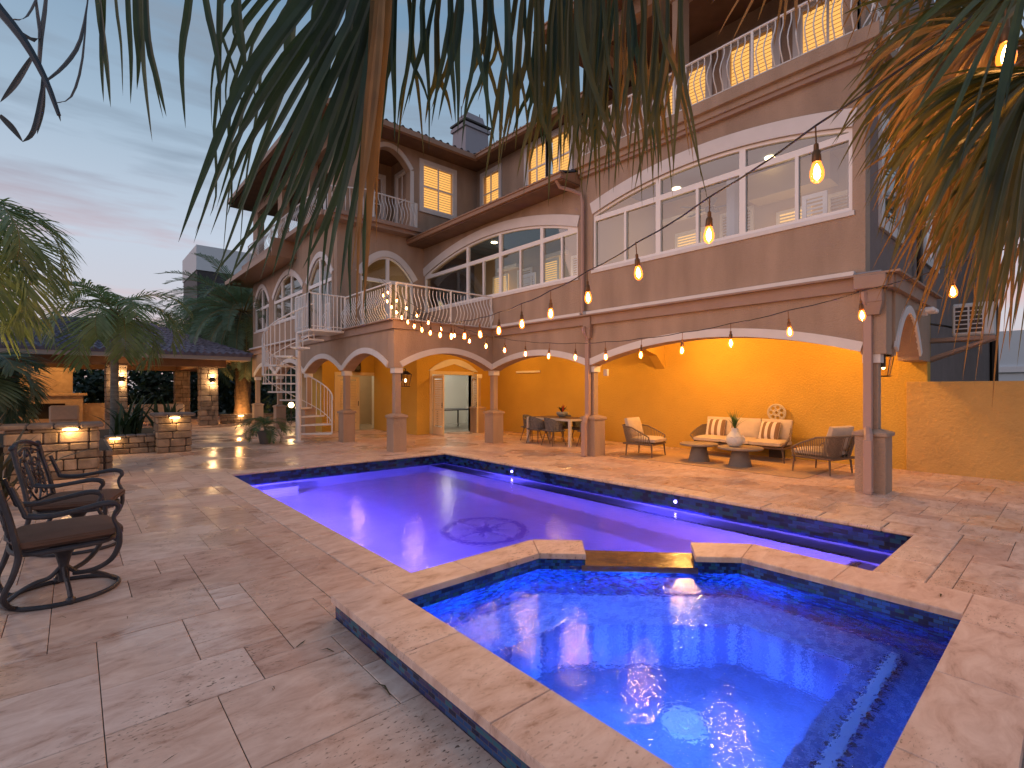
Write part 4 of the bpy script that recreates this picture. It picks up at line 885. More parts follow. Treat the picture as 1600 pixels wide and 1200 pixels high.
h=MB(); h.tube([(12.4,2.12,2.9),(12.4,1.9,2.8),(12.45,1.7,2.75),(12.4,1.58,2.7)],.02,6); h.build('refrigerant_hose',m_dark,ac)

# boundary wall
t=thing('boundary_wall','rough ochre stucco garden wall beside the lounge corner','wall',(11.96,-2,0))
w=MB(); w.rbox(11.93,12.13,-7.5,2.20,-.03,1.69,.01); w.build('wall_body',m_fence,t)

# ---------------------------------------------------------------- lounge furniture
m_rope=M('taupe rope weave',(.20,.15,.11),.85,var=.2,vscale=60,bump=.5,bscale=150)
m_cush=M('oatmeal cushion',(.55,.46,.37),.95,var=.06,vscale=8,bump=.25,bscale=220)
m_leg=M('brown metal leg',(.14,.09,.06),.5)
def cushion(mb,x0,x1,y0,y1,z0,z1,b=.045,puff=.03,tilt=None):
    n=8; vs=[]; 
    for f_ in (0,1):
        for i in range(n+1):
            for j in range(n+1):
                u=i/n; v=j/n; e=min(u,1-u,v,1-v)*2; k=min(1,e/.25); k=math.sin(k*math.pi/2)
                zc=(z0+z1)/2; hz=(z1-z0)/2; h_=hz*(.45+.55*k)+puff*math.sin(math.pi*u)*math.sin(math.pi*v)
                sh_=(1-k)*.012
                x=x0+(x1-x0)*u; y=y0+(y1-y0)*v; x+= (sh_ if u<.5 else -sh_)*0; 
                vs.append((x,y,zc+(h_ if f_ else -h_)))
    fs=[]; W=n+1
    for i in range(n):
        for j in range(n):
            a=i*W+j; fs.append((a,a+1,a+W+1,a+W)); a+=W*W; fs.append((a,a+W,a+W+1,a+1))
    o=W*W
    for i in range(n):
        for (p,q) in ((i*W,(i+1)*W),((i+1)*W+n,i*W+n),(i+1,i),(n*W+i,n*W+i+1)): fs.append((p,q,q+o,p+o))
    if tilt: vs=[tilt(Vector(v)) for v in vs]
    return mb.add(vs,fs)
def tilted(cx,y,z,ang,ax='y'):
    """stand a flat cushion up: local x stays, local y becomes height leaning back"""
    def f(v): 
        a=v.y; t_=v.z
        return Vector((v.x+cx, y+math.cos(ang)*t_+math.sin(ang)*a, z+math.cos(ang)*a-math.sin(ang)*t_))
    return f
def rope_seat(name,label,cat,loc,rz,W,D,group=None,two=1):
    """rope armchair or sofa facing local -y"""
    t=thing(name,label,cat,loc,rz,group); hw=W/2
    f=MB(); f.rbox(-hw+.06,hw-.06,-D/2+.05,D/2-.08,.27,.31,.01); f.build('seat_frame',m_leg,t,local=True)
    for (x,y) in ((-hw+.1,-D/2+.09),(hw-.1,-D/2+.09),(-hw+.12,D/2-.16),(hw-.12,D/2-.16)):
        l=MB(); l.tube([(x,y,.28),(x*1.06,y*1.08,0)],[.020,.013],8); l.build('leg',m_leg,t,local=True)
    # curved top rail: front of left arm, round the back, front of the right arm
    def rail(s):   # s in 0..1 along the U
        a=math.pi*s; ex=.42
        x=-hw*math.copysign(abs(math.cos(a))**ex,math.cos(a)); y=-D/2+.02+(D-.0)*(math.sin(a)**.75)*.98
        k=math.sin(a)**.6; z=.40+ .26*min(1,k*1.5)+.10*max(0,k-.6)
        return Vector((x,y,z))
    def low(s):
        p=rail(s); return Vector((p.x*.88,-D/2+.08+(p.y+D/2)*.80,.30))
    n=64 if two==1 else 110
    r=MB(); r.tube([low(0)]+[rail(i/n) for i in range(1,n)]+[low(1)],.017,7); r.build('arm_rail',m_rope,t,True,local=True)
    w=MB()
    for i in range(1,n):
        a=rail(i/n); b=low(i/n); mid=a.lerp(b,.5)+Vector((a.x*.02,0,0)); w.tube([a,mid,b],.0075,4)
    w.build('rope_weave',m_rope,t,local=True)
    k=two
    for i in range(k):
        a=-hw+.11+(W-.22)*i/k; b=-hw+.11+(W-.22)*(i+1)/k
        c=MB(); cushion(c,a+.005,b-.005,-D/2+.02,D/2-.18,.31,.44,puff=.015); c.build('seat_cushion',m_cush,t,True,local=True)
        c=MB(); cushion(c,a+.01-(a+b)/2,b-.01-(a+b)/2,0,.46,-.075,.075,puff=.03,tilt=tilted((a+b)/2,D/2-.25,.42,R(16))); c.build('back_cushion',m_cush,t,True,local=True)
    return t
rope_seat('rope_armchair','rope armchair with cream cushions standing alone left of the coffee tables','armchair',(9.95,6.70,.012),R(8),.86,.86)
rope_seat('rope_armchair','rope armchair seen from its side next to the tall porch column','armchair',(10.45,3.14,.012),R(180-14),.88,.88)
rope_seat('sofa','long rope sofa with oatmeal cushions against the ochre wall','sofa',(11.40,5.08,.012),R(-90),2.15,.85,two=3)
m_stripe=stripemat('brown and cream stripes',(.66,.58,.50),(.20,.12,.06),3.0,1)
for (y,lab,rz) in ((5.72,'striped brown and cream cushion with ruffled edge at the far end of the sofa',4),(4.52,'striped brown and cream cushion with ruffled edge beside the patterned disc',-6)):
    t=thing('pillow',lab,'cushion',(11.34,y,.45),R(-90+rz),'striped sofa cushions'); c=MB(); cushion(c,-.21,.21,0,.40,-.05,.05,puff=.05,tilt=tilted(0,.06,.0,R(22))); o=c.build('cover',stripemat('stripe cover',(.68,.60,.52),(.22,.13,.07),3.0,0),t,True,local=True)
    c=MB(); f_=tilted(0,.06,0,R(22)); 
    for s_ in (-1,1):
        for i in range(22):
            v=.40*i/22; u=s_*(.215+.012*(i%2)); c.add([f_(Vector((s_*.19,v,0))),f_(Vector((u,v,.014*(-1)**i))),f_(Vector((s_*(.215+.012*((i+1)%2)),v+.019,-.014*(-1)**i))),f_(Vector((s_*.19,v+.019,0)))],[(0,1,2,3)])
    c.build('ruffle',M('ruffle cloth',(.24,.15,.08),.95),t,local=True)
m_conc=M('grey concrete table',(.17,.15,.14),.75,var=.12,vscale=5)
for (x,y,r_,lab) in ((10.1,5.42,.39,'round grey concrete coffee table nearer the lone armchair, its top bare'),(10.06,4.52,.42,'round grey concrete coffee table carrying the white vase')):
    t=thing('coffee_table',lab,'coffee table',(x,y,.012),group='coffee tables'); a=MB(); a.lathe([(r_-.03,.345),(r_,.355),(r_,.385),(r_-.012,.392),(.001,.392)],(x,y,.0),40); a.build('top',M('sand table top',(.26,.21,.17),.6,var=.1),t,True)
    a=MB(); a.lathe([(.22,0),(.215,.02),(.14,.345)],(x,y,.012),32); a.build('pedestal',m_conc,t,True)
t=thing('vase','white textured ceramic vase with spiky green stems on a coffee table','vase',(10.0,4.6,.393)); a=MB()
a.lathe([(.08,0),(.13,.03),(.165,.10),(.165,.16),(.15,.19),(.155,.20),(.10,.27),(.065,.33),(.068,.375),(.055,.375)],(10.0,4.6,.393),36); a.build('body',M('white glazed ceramic',(.68,.66,.62),.35,var=.06,vscale=30,bump=.4,bscale=60),t,True)
a=MB()
for i in range(46):
    an=rnd.uniform(0,6.28); sp2=rnd.uniform(.02,.26)*(1 if i%5 else 1.7); h_=rnd.uniform(.18,.40)*(1 if i%7 else 1.25); b0=Vector((10.0,4.6,.74)); d_=Vector((math.cos(an),math.sin(an),0))
    a.blade([b0,b0+d_*sp2*.3+UP*h_*.5,b0+d_*sp2+UP*h_],.009 if i%7 else .004,d_.cross(UP))
a.build('foliage',leafmat('vase greenery',(.06,.13,.04),(.03,.08,.03)),t)
a=MB(); a.tube([(10.0,4.44,.62),(9.98,4.40,.58),(10.0,4.40,.53),(10.0,4.44,.5)],.013,6); a.build('handle',M('white ceramic handle',(.68,.66,.62),.35),t,True)
rg=MB(); rg.rbox(9.42,11.85,3.15,6.98,.0035,.011,.003); tag(rg.build('rug',M('tan flatweave rug',(.46,.31,.19),.95,var=.08,vscale=14,bump=.4,bscale=180)),'thin tan flatweave rug under the lounge furniture','rug')
# carved disc behind the sofa
t=thing('carved_disc','openwork carved disc sculpture propped behind the sofa against the wall','sculpture',(11.9,4.52,.0)); dsc=MB(); cy0,cz0=4.52,1.02
def ringY(mb,r0,cyy_,czz_,rad,nn=40,xx=11.88): mb.tube([(xx,cyy_+r0*math.cos(2*math.pi*i/nn),czz_+r0*math.sin(2*math.pi*i/nn)) for i in range(nn)],rad,5,True)
ringY(dsc,.185,cy0,cz0,.02)
for i in range(7): a=2*math.pi*i/7; ringY(dsc,.05,cy0+.12*math.cos(a),cz0+.12*math.sin(a),.013,14)
for i in range(7): a=2*math.pi*(i+.5)/7; dsc.tube([(11.88,cy0+.03*math.cos(a),cz0+.03*math.sin(a)),(11.88,cy0+.175*math.cos(a),cz0+.175*math.sin(a))],.011,5)
ringY(dsc,.045,cy0,cz0,.015,16); dsc.build('disc',M('pale carved wood',(.55,.48,.36),.7),t,True)
a=MB(); a.rbox(11.86,11.95,cy0-.16,cy0+.16,0,.83,.01); a.build('stand',M('dark stand wood',(.08,.05,.03),.6),t)

# ---------------------------------------------------------------- dining set
t=thing('dining_table','white framed outdoor dining table with dark slatted top','dining table',(10.4,9.85,0)); a=MB(); X0,X1,Y0,Y1=9.95,10.9,9.0,10.7
m_alu=M('off white aluminium',(.62,.58,.55),.4)
a.rbox(X0,X1,Y0,Y0+.06,.68,.74,.004); a.rbox(X0,X1,Y1-.06,Y1,.68,.74,.004); a.rbox(X0,X0+.06,Y0+.06,Y1-.06,.68,.74,.004); a.rbox(X1-.06,X1,Y0+.06,Y1-.06,.68,.74,.004); a.build('frame',m_alu,t)
a=MB()
for i in range(9): a.rbox(X0+.065+i*.0925,X0+.065+i*.0925+.086,Y0+.065,Y1-.065,.72,.752,.003)
a.build('top',M('dark slats',(.10,.06,.05),.5),t)
for x in (X0,X1-.07):
    for y in (Y0,Y1-.07): a=MB(); a.rbox(x,x+.07,y,y+.07,0,.68,.004); a.build('leg',m_alu,t)
m_wick=M('grey wicker',(.22,.21,.22),.8,col2=(.07,.07,.08),vscale=40,bump=.8,bscale=70)
def dchair(label,x,y,rz):
    t=thing('dining_chair',label,'dining chair',(x,y,0),rz,'wicker chairs round the dining table')
    sh=MB(); nu,nv=14,8; vs=[]
    for j in range(nv+1):
        v=j/nv
        for i in range(nu+1):
            a=math.pi*(-.12+1.24*i/nu); w_=.25+.03*v; k=.55+.45*math.sin(max(0,min(math.pi,a)))
            z=.42+.36*v*k; vs.append((-w_*math.cos(a)*.98, -.02+.24*math.sin(a)+.05*v*math.sin(a), z))
    W=nu+1; fs=[(j*W+i,j*W+i+1,(j+1)*W+i+1,(j+1)*W+i) for j in range(nv) for i in range(nu)]
    vs2=[(x_*.93,y_*.93,z_) for x_,y_,z_ in vs]; n_=len(vs); fs+= [tuple(n_+i for i in f)[::-1] for f in fs]+[(nv*W+i,nv*W+i+1,n_+nv*W+i+1,n_+nv*W+i) for i in range(nu)]
    sh.add(vs+vs2,fs); sh.build('backrest',m_wick,t,True,local=True)
    s_=MB(); cushion(s_,-.24,.24,-.22,.22,.38,.45,puff=.01); s_.build('seat',m_wick,t,True,local=True)
    for (a,b) in ((-.2,-.18),(.2,-.18),(-.19,.18),(.19,.18)): l=MB(); l.tube([(a*.8,b*.8,.40),(a*1.25,b*1.3,0)],[.017,.010],6); l.build('leg',m_leg,t,local=True)
    return t
for args in (('wicker dining chair on the pool side, next to the far table leg',9.98,10.25,R(90)),('wicker dining chair on the pool side, in the middle of the table',9.96,9.62,R(84)),('wicker dining chair at the far end of the table, angled outward',10.38,10.95,R(8)),
             ('wicker dining chair on the wall side near the far end',10.95,10.2,R(-90)),('wicker dining chair on the wall side under the plant bowl',10.95,9.45,R(-90)),('wicker dining chair at the near end, mostly behind the column pedestal',10.45,8.75,R(180))): dchair(*args)
t=thing('plant_bowl','grey bowl of dark leaves with a red bloom on the dining table','planter',(10.45,9.75,.753)); a=MB(); a.lathe([(.07,0),(.14,.05),(.17,.11),(.16,.15),(.14,.15)],(10.45,9.75,.753),24); a.build('bowl',M('grey glazed bowl',(.25,.28,.30),.5),t,True)
a=MB(); b_=MB()
for i in range(26):
    an=rnd.uniform(0,6.28); d_=Vector((math.cos(an),math.sin(an),0)); p0=Vector((10.45,9.75,.88)); r_=rnd.uniform(.1,.2); a.blade([p0,p0+d_*r_*.5+UP*.13,p0+d_*r_+UP*rnd.uniform(.05,.2)],.022,d_.cross(UP))
for i in range(6): b_.blade([Vector((10.4,9.68,.9)),Vector((10.4+rnd.uniform(-.03,.03),9.66,1.0)),Vector((10.38+rnd.uniform(-.06,.06),9.64,1.12+rnd.uniform(-.03,.03)))],.02,Vector((1,0,0)))
a.build('foliage',leafmat('dark bowl leaves',(.03,.06,.03),(.015,.03,.02)),t); b_.build('bloom',M('red bloom',(.35,.03,.02),.6),t)

# ping pong style table seen through the open door
t=thing('games_table','dark framed games table seen through the open french doors','table',(11.0,16.6,0)); a=MB(); a.rbox(10.2,12.2,16.0,17.2,.72,.76,.005); a.build('top',M('dark table top',(.05,.06,.08),.4),t)
for x in (10.35,12.0):
    for y in (16.1,17.1): a=MB(); a.rbox(x,x+.05,y,y+.05,0,.72,.004); a.build('leg',m_dark,t)

# ---------------------------------------------------------------- swivel patio chairs
m_iron=M('cast aluminium bronze',(.045,.045,.055),.42,metal=.35,var=.25,vscale=9,bump=.25,bscale=60)
m_brown=M('brown cushion cloth',(.13,.075,.055),.9,var=.10,vscale=12,bump=.3,bscale=240)
def patio_chair(label,loc,rz):
    """faces local +x"""
    t=thing('patio_chair',label,'patio chair',loc,rz,'cast metal swivel chairs')
    n=40; r_=MB(); r_.tube([(.33*math.cos(2*math.pi*i/n),.30*math.sin(2*math.pi*i/n),.016) for i in range(n)],.016,8,True); r_.build('base_ring',m_iron,t,True,local=True)
    c=MB(); 
    c.lathe([(.035,.10),(.032,.22),(.05,.30),(.09,.36)],(0,0,0),14)
    for a in (0,math.pi/2,math.pi,1.5*math.pi):
        u=Vector((math.cos(a),math.sin(a),0)); c.stube([u*.02+UP*.20,u*.08+UP*.14,u*.16+UP*.12,u*.24+UP*.08,u*.315+UP*.022],.016,7)
    c.tube([(.0,0,.1),(.0,0,.2)],.03,8)
    for y in (-.26,.26): c.ball((0,y*1.13,.025),.032,10,6)
    c.build('pedestal',m_iron,t,True,local=True)
    s=MB(); n=36
    sp=[(.29*math.copysign(abs(math.cos(2*math.pi*i/n))**.6,math.cos(2*math.pi*i/n)), .27*math.copysign(abs(math.sin(2*math.pi*i/n))**.6,math.sin(2*math.pi*i/n)),.40) for i in range(n)]
    s.tube(sp,.018,7,True); 
    for y in (-.18,-.09,0,.09,.18): s.tube([(-.27,y,.395),(.27,y,.395)],.009,5)
    s.tube([(-.28,0,.38),(.28,0,.38)],.02,6); s.build('seat_frame',m_iron,t,True,local=True)
    c=MB(); cushion(c,-.28,.31,-.27,.27,.425,.515,puff=.022); c.build('seat_cushion',m_brown,t,True,local=True)
    pp=MB(); pp.tube([(.31*math.copysign(abs(math.cos(2*math.pi*i/40))**.35,math.cos(2*math.pi*i/40))+.015,.275*math.copysign(abs(math.sin(2*math.pi*i/40))**.35,math.sin(2*math.pi*i/40)),.474) for i in range(40)],.006,5,True); pp.build('piping',m_brown,t,local=True)
    # curved legs joining the arms down to the ring, two in front, two behind
    for sg in (-1,1):
        a=MB(); y=.28*sg
        a.stube([(-.30,y*.94,.88),(-.24,y,.70),(-.22,y,.67),(-.10,y*1.07,.655),(.05,y*1.1,.675),(.19,y*1.1,.695),(.26,y*1.08,.68),(.275,y*1.06,.645),(.255,y*1.04,.61),(.25,y*1.02,.56),(.28,y,.48),(.285,y*.98,.42),(.28,y*.96,.34),(.24,y*.8,.24),(.15,y*.5,.17),(.05,y*.2,.15)],[.015,.018,.022,.020,.018,.022,.022,.018,.014,.014,.016,.02,.02,.019,.018,.016],8,44); a.build('arm',m_iron,t,True,local=True)
        b=MB(); b.stube([(-.39,y*.9,1.0),(-.36,y*.93,.86),(-.31,y*.96,.66),(-.275,y*.98,.46),(-.27,y*.98,.38),(-.30,y*.98,.26),(-.34,y*.9,.14),(-.31,y*.72,.05),(-.27,y*.6,.02)],[.022,.021,.020,.021,.021,.019,.018,.017,.016],8); b.ball((-.395,y*.9,1.01),.03,10,8); b.build('back_post',m_iron,t,True,local=True)
    b=MB()
    b.stube([(-.39,-.25,.99),(-.42,-.14,1.035),(-.43,0,1.05),(-.42,.14,1.035),(-.39,.25,.99)],.02,7)
    b.stube([(-.385,-.25,.94),(-.41,0,.985),(-.385,.25,.94)],.012,6); b.tube([(-.285,-.26,.50),(-.31,0,.48),(-.285,.26,.50)],.014,6)
    X=lambda z: -.285-(z-.48)*.20-.012
    def curl(y0,z0,r0,turns,dirn,st):
        pts=[]; 
        for i in range(20):
            f_=i/19; a_=st+dirn*turns*2*math.pi*f_; rr=r0*(1-.75*f_); pts.append((X(z0+rr*math.sin(a_)),y0+rr*math.cos(a_),z0+rr*math.sin(a_)))
        return pts
    for sg in (-1,1):
        b.tube(curl(.115*sg,.84,.085,1.4,sg,0 if sg<0 else math.pi),.0095,5); b.tube(curl(.075*sg,.66,.07,1.3,-sg,math.pi/2),.0095,5); b.tube(curl(.17*sg,.72,.055,1.2,sg,-math.pi/2),.009,5); b.tube(curl(.15*sg,.58,.06,1.3,-sg,math.pi/2),.009,5)
        b.stube([(X(.5),.20*sg,.50),(X(.62),.22*sg,.62),(X(.78),.20*sg,.78),(X(.94),.23*sg,.94)],.009,5,14); b.stube([(X(.5),.03*sg,.50),(X(.60),.10*sg,.60),(X(.75),.02*sg,.75),(X(.9),.06*sg,.90),(X(.97),.02*sg,.97)],.010,5)
    n=22; b.tube([(X(.70+.075*math.sin(2*math.pi*i/n)),.055*math.cos(2*math.pi*i/n),.70+.075*math.sin(2*math.pi*i/n)) for i in range(n)],.012,6,True)
    for (y,z) in ((0,.85),(-.12,.95),(.12,.95),(-.2,.86),(.2,.86),(0,.58),(-.06,.77),(.06,.77),(-.14,.78),(.14,.78),(0,.93)): b.ball((X(z),y,z),.022,8,6,(.6,1,1.4))
    b.build('backrest',m_iron,t,True,local=True)
    return t
patio_chair('nearest cast metal swivel chair with a brown cushion, its ring base fully in view',(-.06,5.10,0),R(8))
patio_chair('farther cast metal swivel chair with a brown cushion, in front of the stone pier',(.03,6.5,0),R(-17))

# ---------------------------------------------------------------- stone masonry
m_stone=stonemat('tumbled wall stone',(.42,.33,.26),(.22,.17,.13)); m_mort=M('stone core',(.10,.075,.06),.95)
m_cap=M('rough cap stone',(.26,.21,.19),.9,col2=(.13,.10,.09),vscale=6,bump=.8,bscale=14)
rs=random.Random(11)
def masonry(x0,x1,y0,y1,z0,z1,row=.15,wid=.32,faces='WSEN',jit=.012):
    core=MB(); core.box(x0+.05,x1-.05,y0+.05,y1-.05,z0,z1-.005)
    st=MB(); z=z0; d=.11
    while z<z1-.02:
        h=min(row*rs.uniform(.75,1.25),z1-z)
        if z1-z-h<.06: h=z1-z
        for fc in faces:
            a,b=(y0,y1) if fc in 'WE' else (x0+.0,x1)
            u=a
            while u<b-.02:
                w=wid*rs.uniform(.5,1.35)
                if b-u-w<.10: w=b-u
                g=.006; j=rs.uniform(0,jit); t=.02+.98*rs.random()
                if fc=='W': st.rbox(x0-j,x0+d,u+g,u+w-g,z+g,z+h-g,.018,t)
                elif fc=='E': st.rbox(x1-d,x1+j,u+g,u+w-g,z+g,z+h-g,.018,t)
                elif fc=='S': st.rbox(u+g,u+w-g,y0-j,y0+d,z+g,z+h-g,.018,t)
                else: st.rbox(u+g,u+w-g,y1-d,y1+j,z+g,z+h-g,.018,t)
                u+=w
        z+=h
    return core,st
def caps(x0,x1,y0,y1,z,h=.07,ov=.06,n=3,axis='x'):
    c=MB()
    for i in range(n):
        if axis=='x': c.rbox(x0-ov+(x1-x0+2*ov)*i/n+.003,x0-ov+(x1-x0+2*ov)*(i+1)/n-.003,y0-ov,y1+ov,z,z+h+rs.uniform(-.004,.004),.02)
        else: c.rbox(x0-ov,x1+ov,y0-ov+(y1-y0+2*ov)*i/n+.003,y0-ov+(y1-y0+2*ov)*(i+1)/n-.003,z,z+h,.02)
    return c
def caplight(par,x,y,z,e,n=(0,-1)):
    l=MB(); 
    if n[1]: l.rbox(x-.10,x+.10,y-.03,y-.005,z-.03,z-.005,.003)
    else: l.rbox(x-.03,x-.005,y-.1,y+.1,z-.03,z-.005,.003)
    l.build('cap_light',m_lit,par); lamp('cap_light_beam',(x+n[0]*.07,y+n[1]*.07,z-.05),e,(1,.55,.18),.03,parent=par)
t=thing('stone_pier','stone pier with a lit cap behind the farther swivel chair','stone pier',(-.1,11.7,0)); core,st=masonry(-.85,.33,11.45,12.1,0,.88,.155,.36); st.build('stonework',m_stone,t); core.build('core',m_mort,t); caps(-.85,.33,11.45,12.1,.88,.07,.07,4).build('cap',m_cap,t); caplight(t,-.05,11.45,.875,6)
t=thing('stone_pier','squarer stone pier with a lit cap closing the far end of the planter','stone pier',(1.85,14.9,0)); core,st=masonry(1.5,2.2,14.62,15.35,0,.88,.16,.32); st.build('stonework',m_stone,t); core.build('core',m_mort,t); caps(1.5,2.2,14.62,15.35,.88,.08,.08,3).build('cap',m_cap,t); caplight(t,1.85,14.62,.87,6)
t=thing('planter_wall','low stone planter wall between the two lit stone piers','planter',(.9,13.3,0))
core,st=masonry(.34,1.5,15.0,15.3,0,.40,.13,.32,'SN'); c2,s2=masonry(.30,.55,12.12,15.0,0,.40,.13,.3,'WE')
for a,b in ((c2,core),(s2,st)): b.add(a.v,a.f); b.a[-len(a.f):]=a.a if a.a else [0]*len(a.f)
st.build('stonework',m_stone,t); core.build('core',m_mort,t); caps(.56,1.5,15.02,15.28,.40,.05,.03,5).build('cap',m_cap,t); caplight(t,.72,15.0,.40,3.0)
so=MB(); so.box(-3.0,2.15,15.3,20.0,.0,.30); tag(so.build('planter_soil',M('dark planter soil',(.04,.03,.02),1)),'dark soil of the raised planting bed',kind='structure')

# ---------------------------------------------------------------- pavilion
pav=thing('pavilion','stone columned garden pavilion with hipped slate blue tile roof and warm lights','pavilion',(0,28,0))
def pcol(x,y,w=.66,top=2.5):
    core,st=masonry(x-w/2,x+w/2,y-w/2,y+w/2,0,top,.22,.36); o=core.build('column',m_mort,pav); st.build('column_stone',m_stone,o); return o
PC=[(1.22,24.7),(4.35,24.9),(-2.3,24.7),(4.3,31.5),(-2.3,31.5)]
for x,y in PC: pcol(x,y)
b=MB(); b.box(-2.9,4.95,24.4,25.0,2.5,2.80); b.box(-2.9,4.95,31.2,31.8,2.5,2.80); b.box(4.0,4.95,25.0,31.2,2.5,2.80); b.box(-2.9,-2.0,25.0,31.2,2.5,2.80); b.build('beam',m_soffit,pav)
b=MB(); b.box(-3.6,5.6,23.6,32.5,2.80,2.84); b.build('soffit',M('painted soffit',(.40,.25,.14),.7),pav)
b=MB(); b.box(-3.7,5.7,23.5,23.6,2.76,2.96); b.box(5.6,5.7,23.6,32.5,2.76,2.96); b.box(-3.7,-3.6,23.6,32.5,2.76,2.96); b.build('fascia',M('taupe fascia',(.36,.29,.25),.6),pav)
for a_,b_,c_,d_ in (((-3.75,23.45,3.0),(5.75,23.45,3.0),(-.4,28,4.55),(2.4,28,4.55)),((5.75,23.45,3.0),(5.75,32.6,3.0),(2.4,28,4.55),(2.45,28,4.55)),((-3.75,32.6,3.0),(-3.75,23.45,3.0),(-.45,28,4.55),(-.4,28,4.55)),((5.75,32.6,3.0),(-3.75,32.6,3.0),(2.4,28,4.55),(-.4,28,4.55))): tileroof('r',a_,b_,c_,d_,m_tileP,.26,.06,.42).build('roof',m_tileP,pav)
for (x,y) in ((1.36,24.37),(4.45,24.57)):
    t=thing('wall_sconce','dark up and down sconce on the %s pavilion column'%('middle' if x<3 else 'house side'),'wall sconce',(x,y-.06,1.95)); f=MB(); f.rbox(x-.07,x+.07,y-.14,y-.005,1.84,2.06,.01); f.build('housing',m_dark,t)
    g=MB(); g.box(x-.05,x+.05,y-.13,y-.03,2.062,2.068); g.box(x-.05,x+.05,y-.13,y-.03,1.832,1.838); g.build('lens',m_lit,t)
    lamp('sconce_light',(x,y-.13,2.13),16,WARM2,.03,parent=t); lamp('sconce_light',(x,y-.13,1.77),20,WARM2,.03,parent=t)
lamp('pavilion_light',(-.9,28.3,2.6),75,WARM,.15,parent=pav); lamp('pavilion_light',(2.8,28.2,2.6),60,WARM,.15,parent=pav)
_add=MB.add
def _sh(self,vs,fs,attr=0.0): return _add(self,[(p[0]-.75,p[1],p[2]) for p in vs],fs,attr)
MB.add=_sh
fp=thing('fireplace','tall outdoor stone fireplace with a diamond panel inside the pavilion','fireplace',(-.15,30,0)); m_lime=M('warm limestone',(.50,.38,.24),.8,col2=(.38,.28,.17),vscale=5,bump=.4,bscale=20)
f=MB(); f.panel('Y',29.6,.9,[(-1.35,0),(1.05,0),(1.05,1.25),(-1.35,1.25)],[[(-.75,.25),(.45,.25),(.45,.92),(-.75,.92)]]); f.build('firebox',m_lime,fp)
f=MB(); f.rbox(-1.5,1.2,29.45,30.5,1.25,1.37,.02); f.build('mantel',m_lime,fp)
f=MB(); f.box(-1.0,.7,29.75,30.4,1.37,2.45); f.rbox(-1.1,.8,29.7,30.45,2.32,2.5,.02); f.build('chimney_breast',m_lime,fp)
f=MB(); f.panel('Y',29.70,.05,[(-.15,1.45),(.30,1.88),(-.15,2.31),(-.60,1.88)],[[(-.15,1.55),(.20,1.88),(-.15,2.21),(-.50,1.88)]]); f.build('diamond_panel',m_lime,fp)
f=MB(); f.box(-.75,.45,29.9,30.4,.25,.92); f.build('hearth_back',M('soot black',(.03,.025,.02),1),fp)
for q_ in ((-3.2,-1.36,29.9,30.3,0,1.0),(1.06,2.0,29.9,30.3,0,.9)): sw=MB(); sw.box(*q_); sw.build('side_wall',m_lime,fp)
MB.add=_add
for (x,y,l,rz) in ((-.3,27.2,'pale outdoor armchair facing the stone fireplace',0),(2.7,26.8,'pale outdoor sofa seen over the planter in the pavilion',0)):
    t=thing('outdoor_seat',l,'outdoor seat',(x,y,0)); w_=.45 if x<1 else 1.0; a=MB(); a.rbox(x-w_,x+w_,y-.4,y+.4,.15,.45,.05); a.build('seat',m_cush,t); a=MB(); a.rbox(x-w_,x+w_,y-.5,y-.3,.3,.9,.06); a.build('backrest',m_cush,t)

# ---------------------------------------------------------------- vegetation
m_frond=leafmat('palm leaflets',(.19,.27,.13),(.09,.15,.07),.45,.3)
m_frondD=leafmat('date palm leaflets',(.15,.23,.15),(.07,.12,.08),.5,.25)
m_fdum=0
m_frondB=leafmat('blue green leaflets',(.08,.15,.12),(.04,.08,.065),.5,.25)
m_trunkg=M('grey ringed palm trunk',(.24,.22,.19),.8,col2=(.15,.13,.11),vscale=4,bump=.4,bscale=12,stretch=(1,1,6))
m_trunkd=M('shaggy date palm trunk',(.16,.10,.055),.95,col2=(.07,.045,.03),vscale=6,bump=1.0,bscale=9)
m_shrub=leafmat('dark shrub leaves',(.03,.06,.03),(.012,.028,.018),.5,.2)
def frond(mb,base,yaw,pitch,L_,droop,nl,ll,vee=.35,r=random,lw=.022,hang=.5,rach=.018,stem=None):
    """a feather frond: an arching rachis with two rows of leaflets"""
    d=Vector((math.cos(yaw),math.sin(yaw),0)); side=d.cross(UP); pts=[]; p=Vector(base); a=pitch; N_=14
    for i in range(N_+1):
        pts.append(p.copy()); a-=droop/N_*(1+.8*i/N_); p=p+(d*math.cos(a)+UP*math.sin(a))*(L_/N_)
    (stem or mb).tube(pts,[rach*(1-.85*i/N_) for i in range(N_+1)],4)
    for k in range(nl):
        s=.14+.86*k/(nl-1); x=s*N_; i=min(int(x),N_-1); q=pts[i].lerp(pts[i+1],x-i); t=(pts[i+1]-pts[i]).normalized(); nrm=side.cross(t)
        l=ll*(.45+.75*math.sin(math.pi*min(1,s*.9+.08)))*r.uniform(.85,1.1)
        for sg in (-1,1):
            dr=(side*sg*math.cos(vee)+nrm*math.sin(vee)*r.uniform(.4,1.2)+t*(.45+.5*s)).normalized()
            g=hang*r.uniform(.6,1.4); m1=q+dr*l*.5-UP*l*g*.12; m2=q+dr*l-UP*l*g*.5*(1); mb.blade([q,m1,q+dr*l*.8-UP*l*g*.30,m2],lw,t,.15)
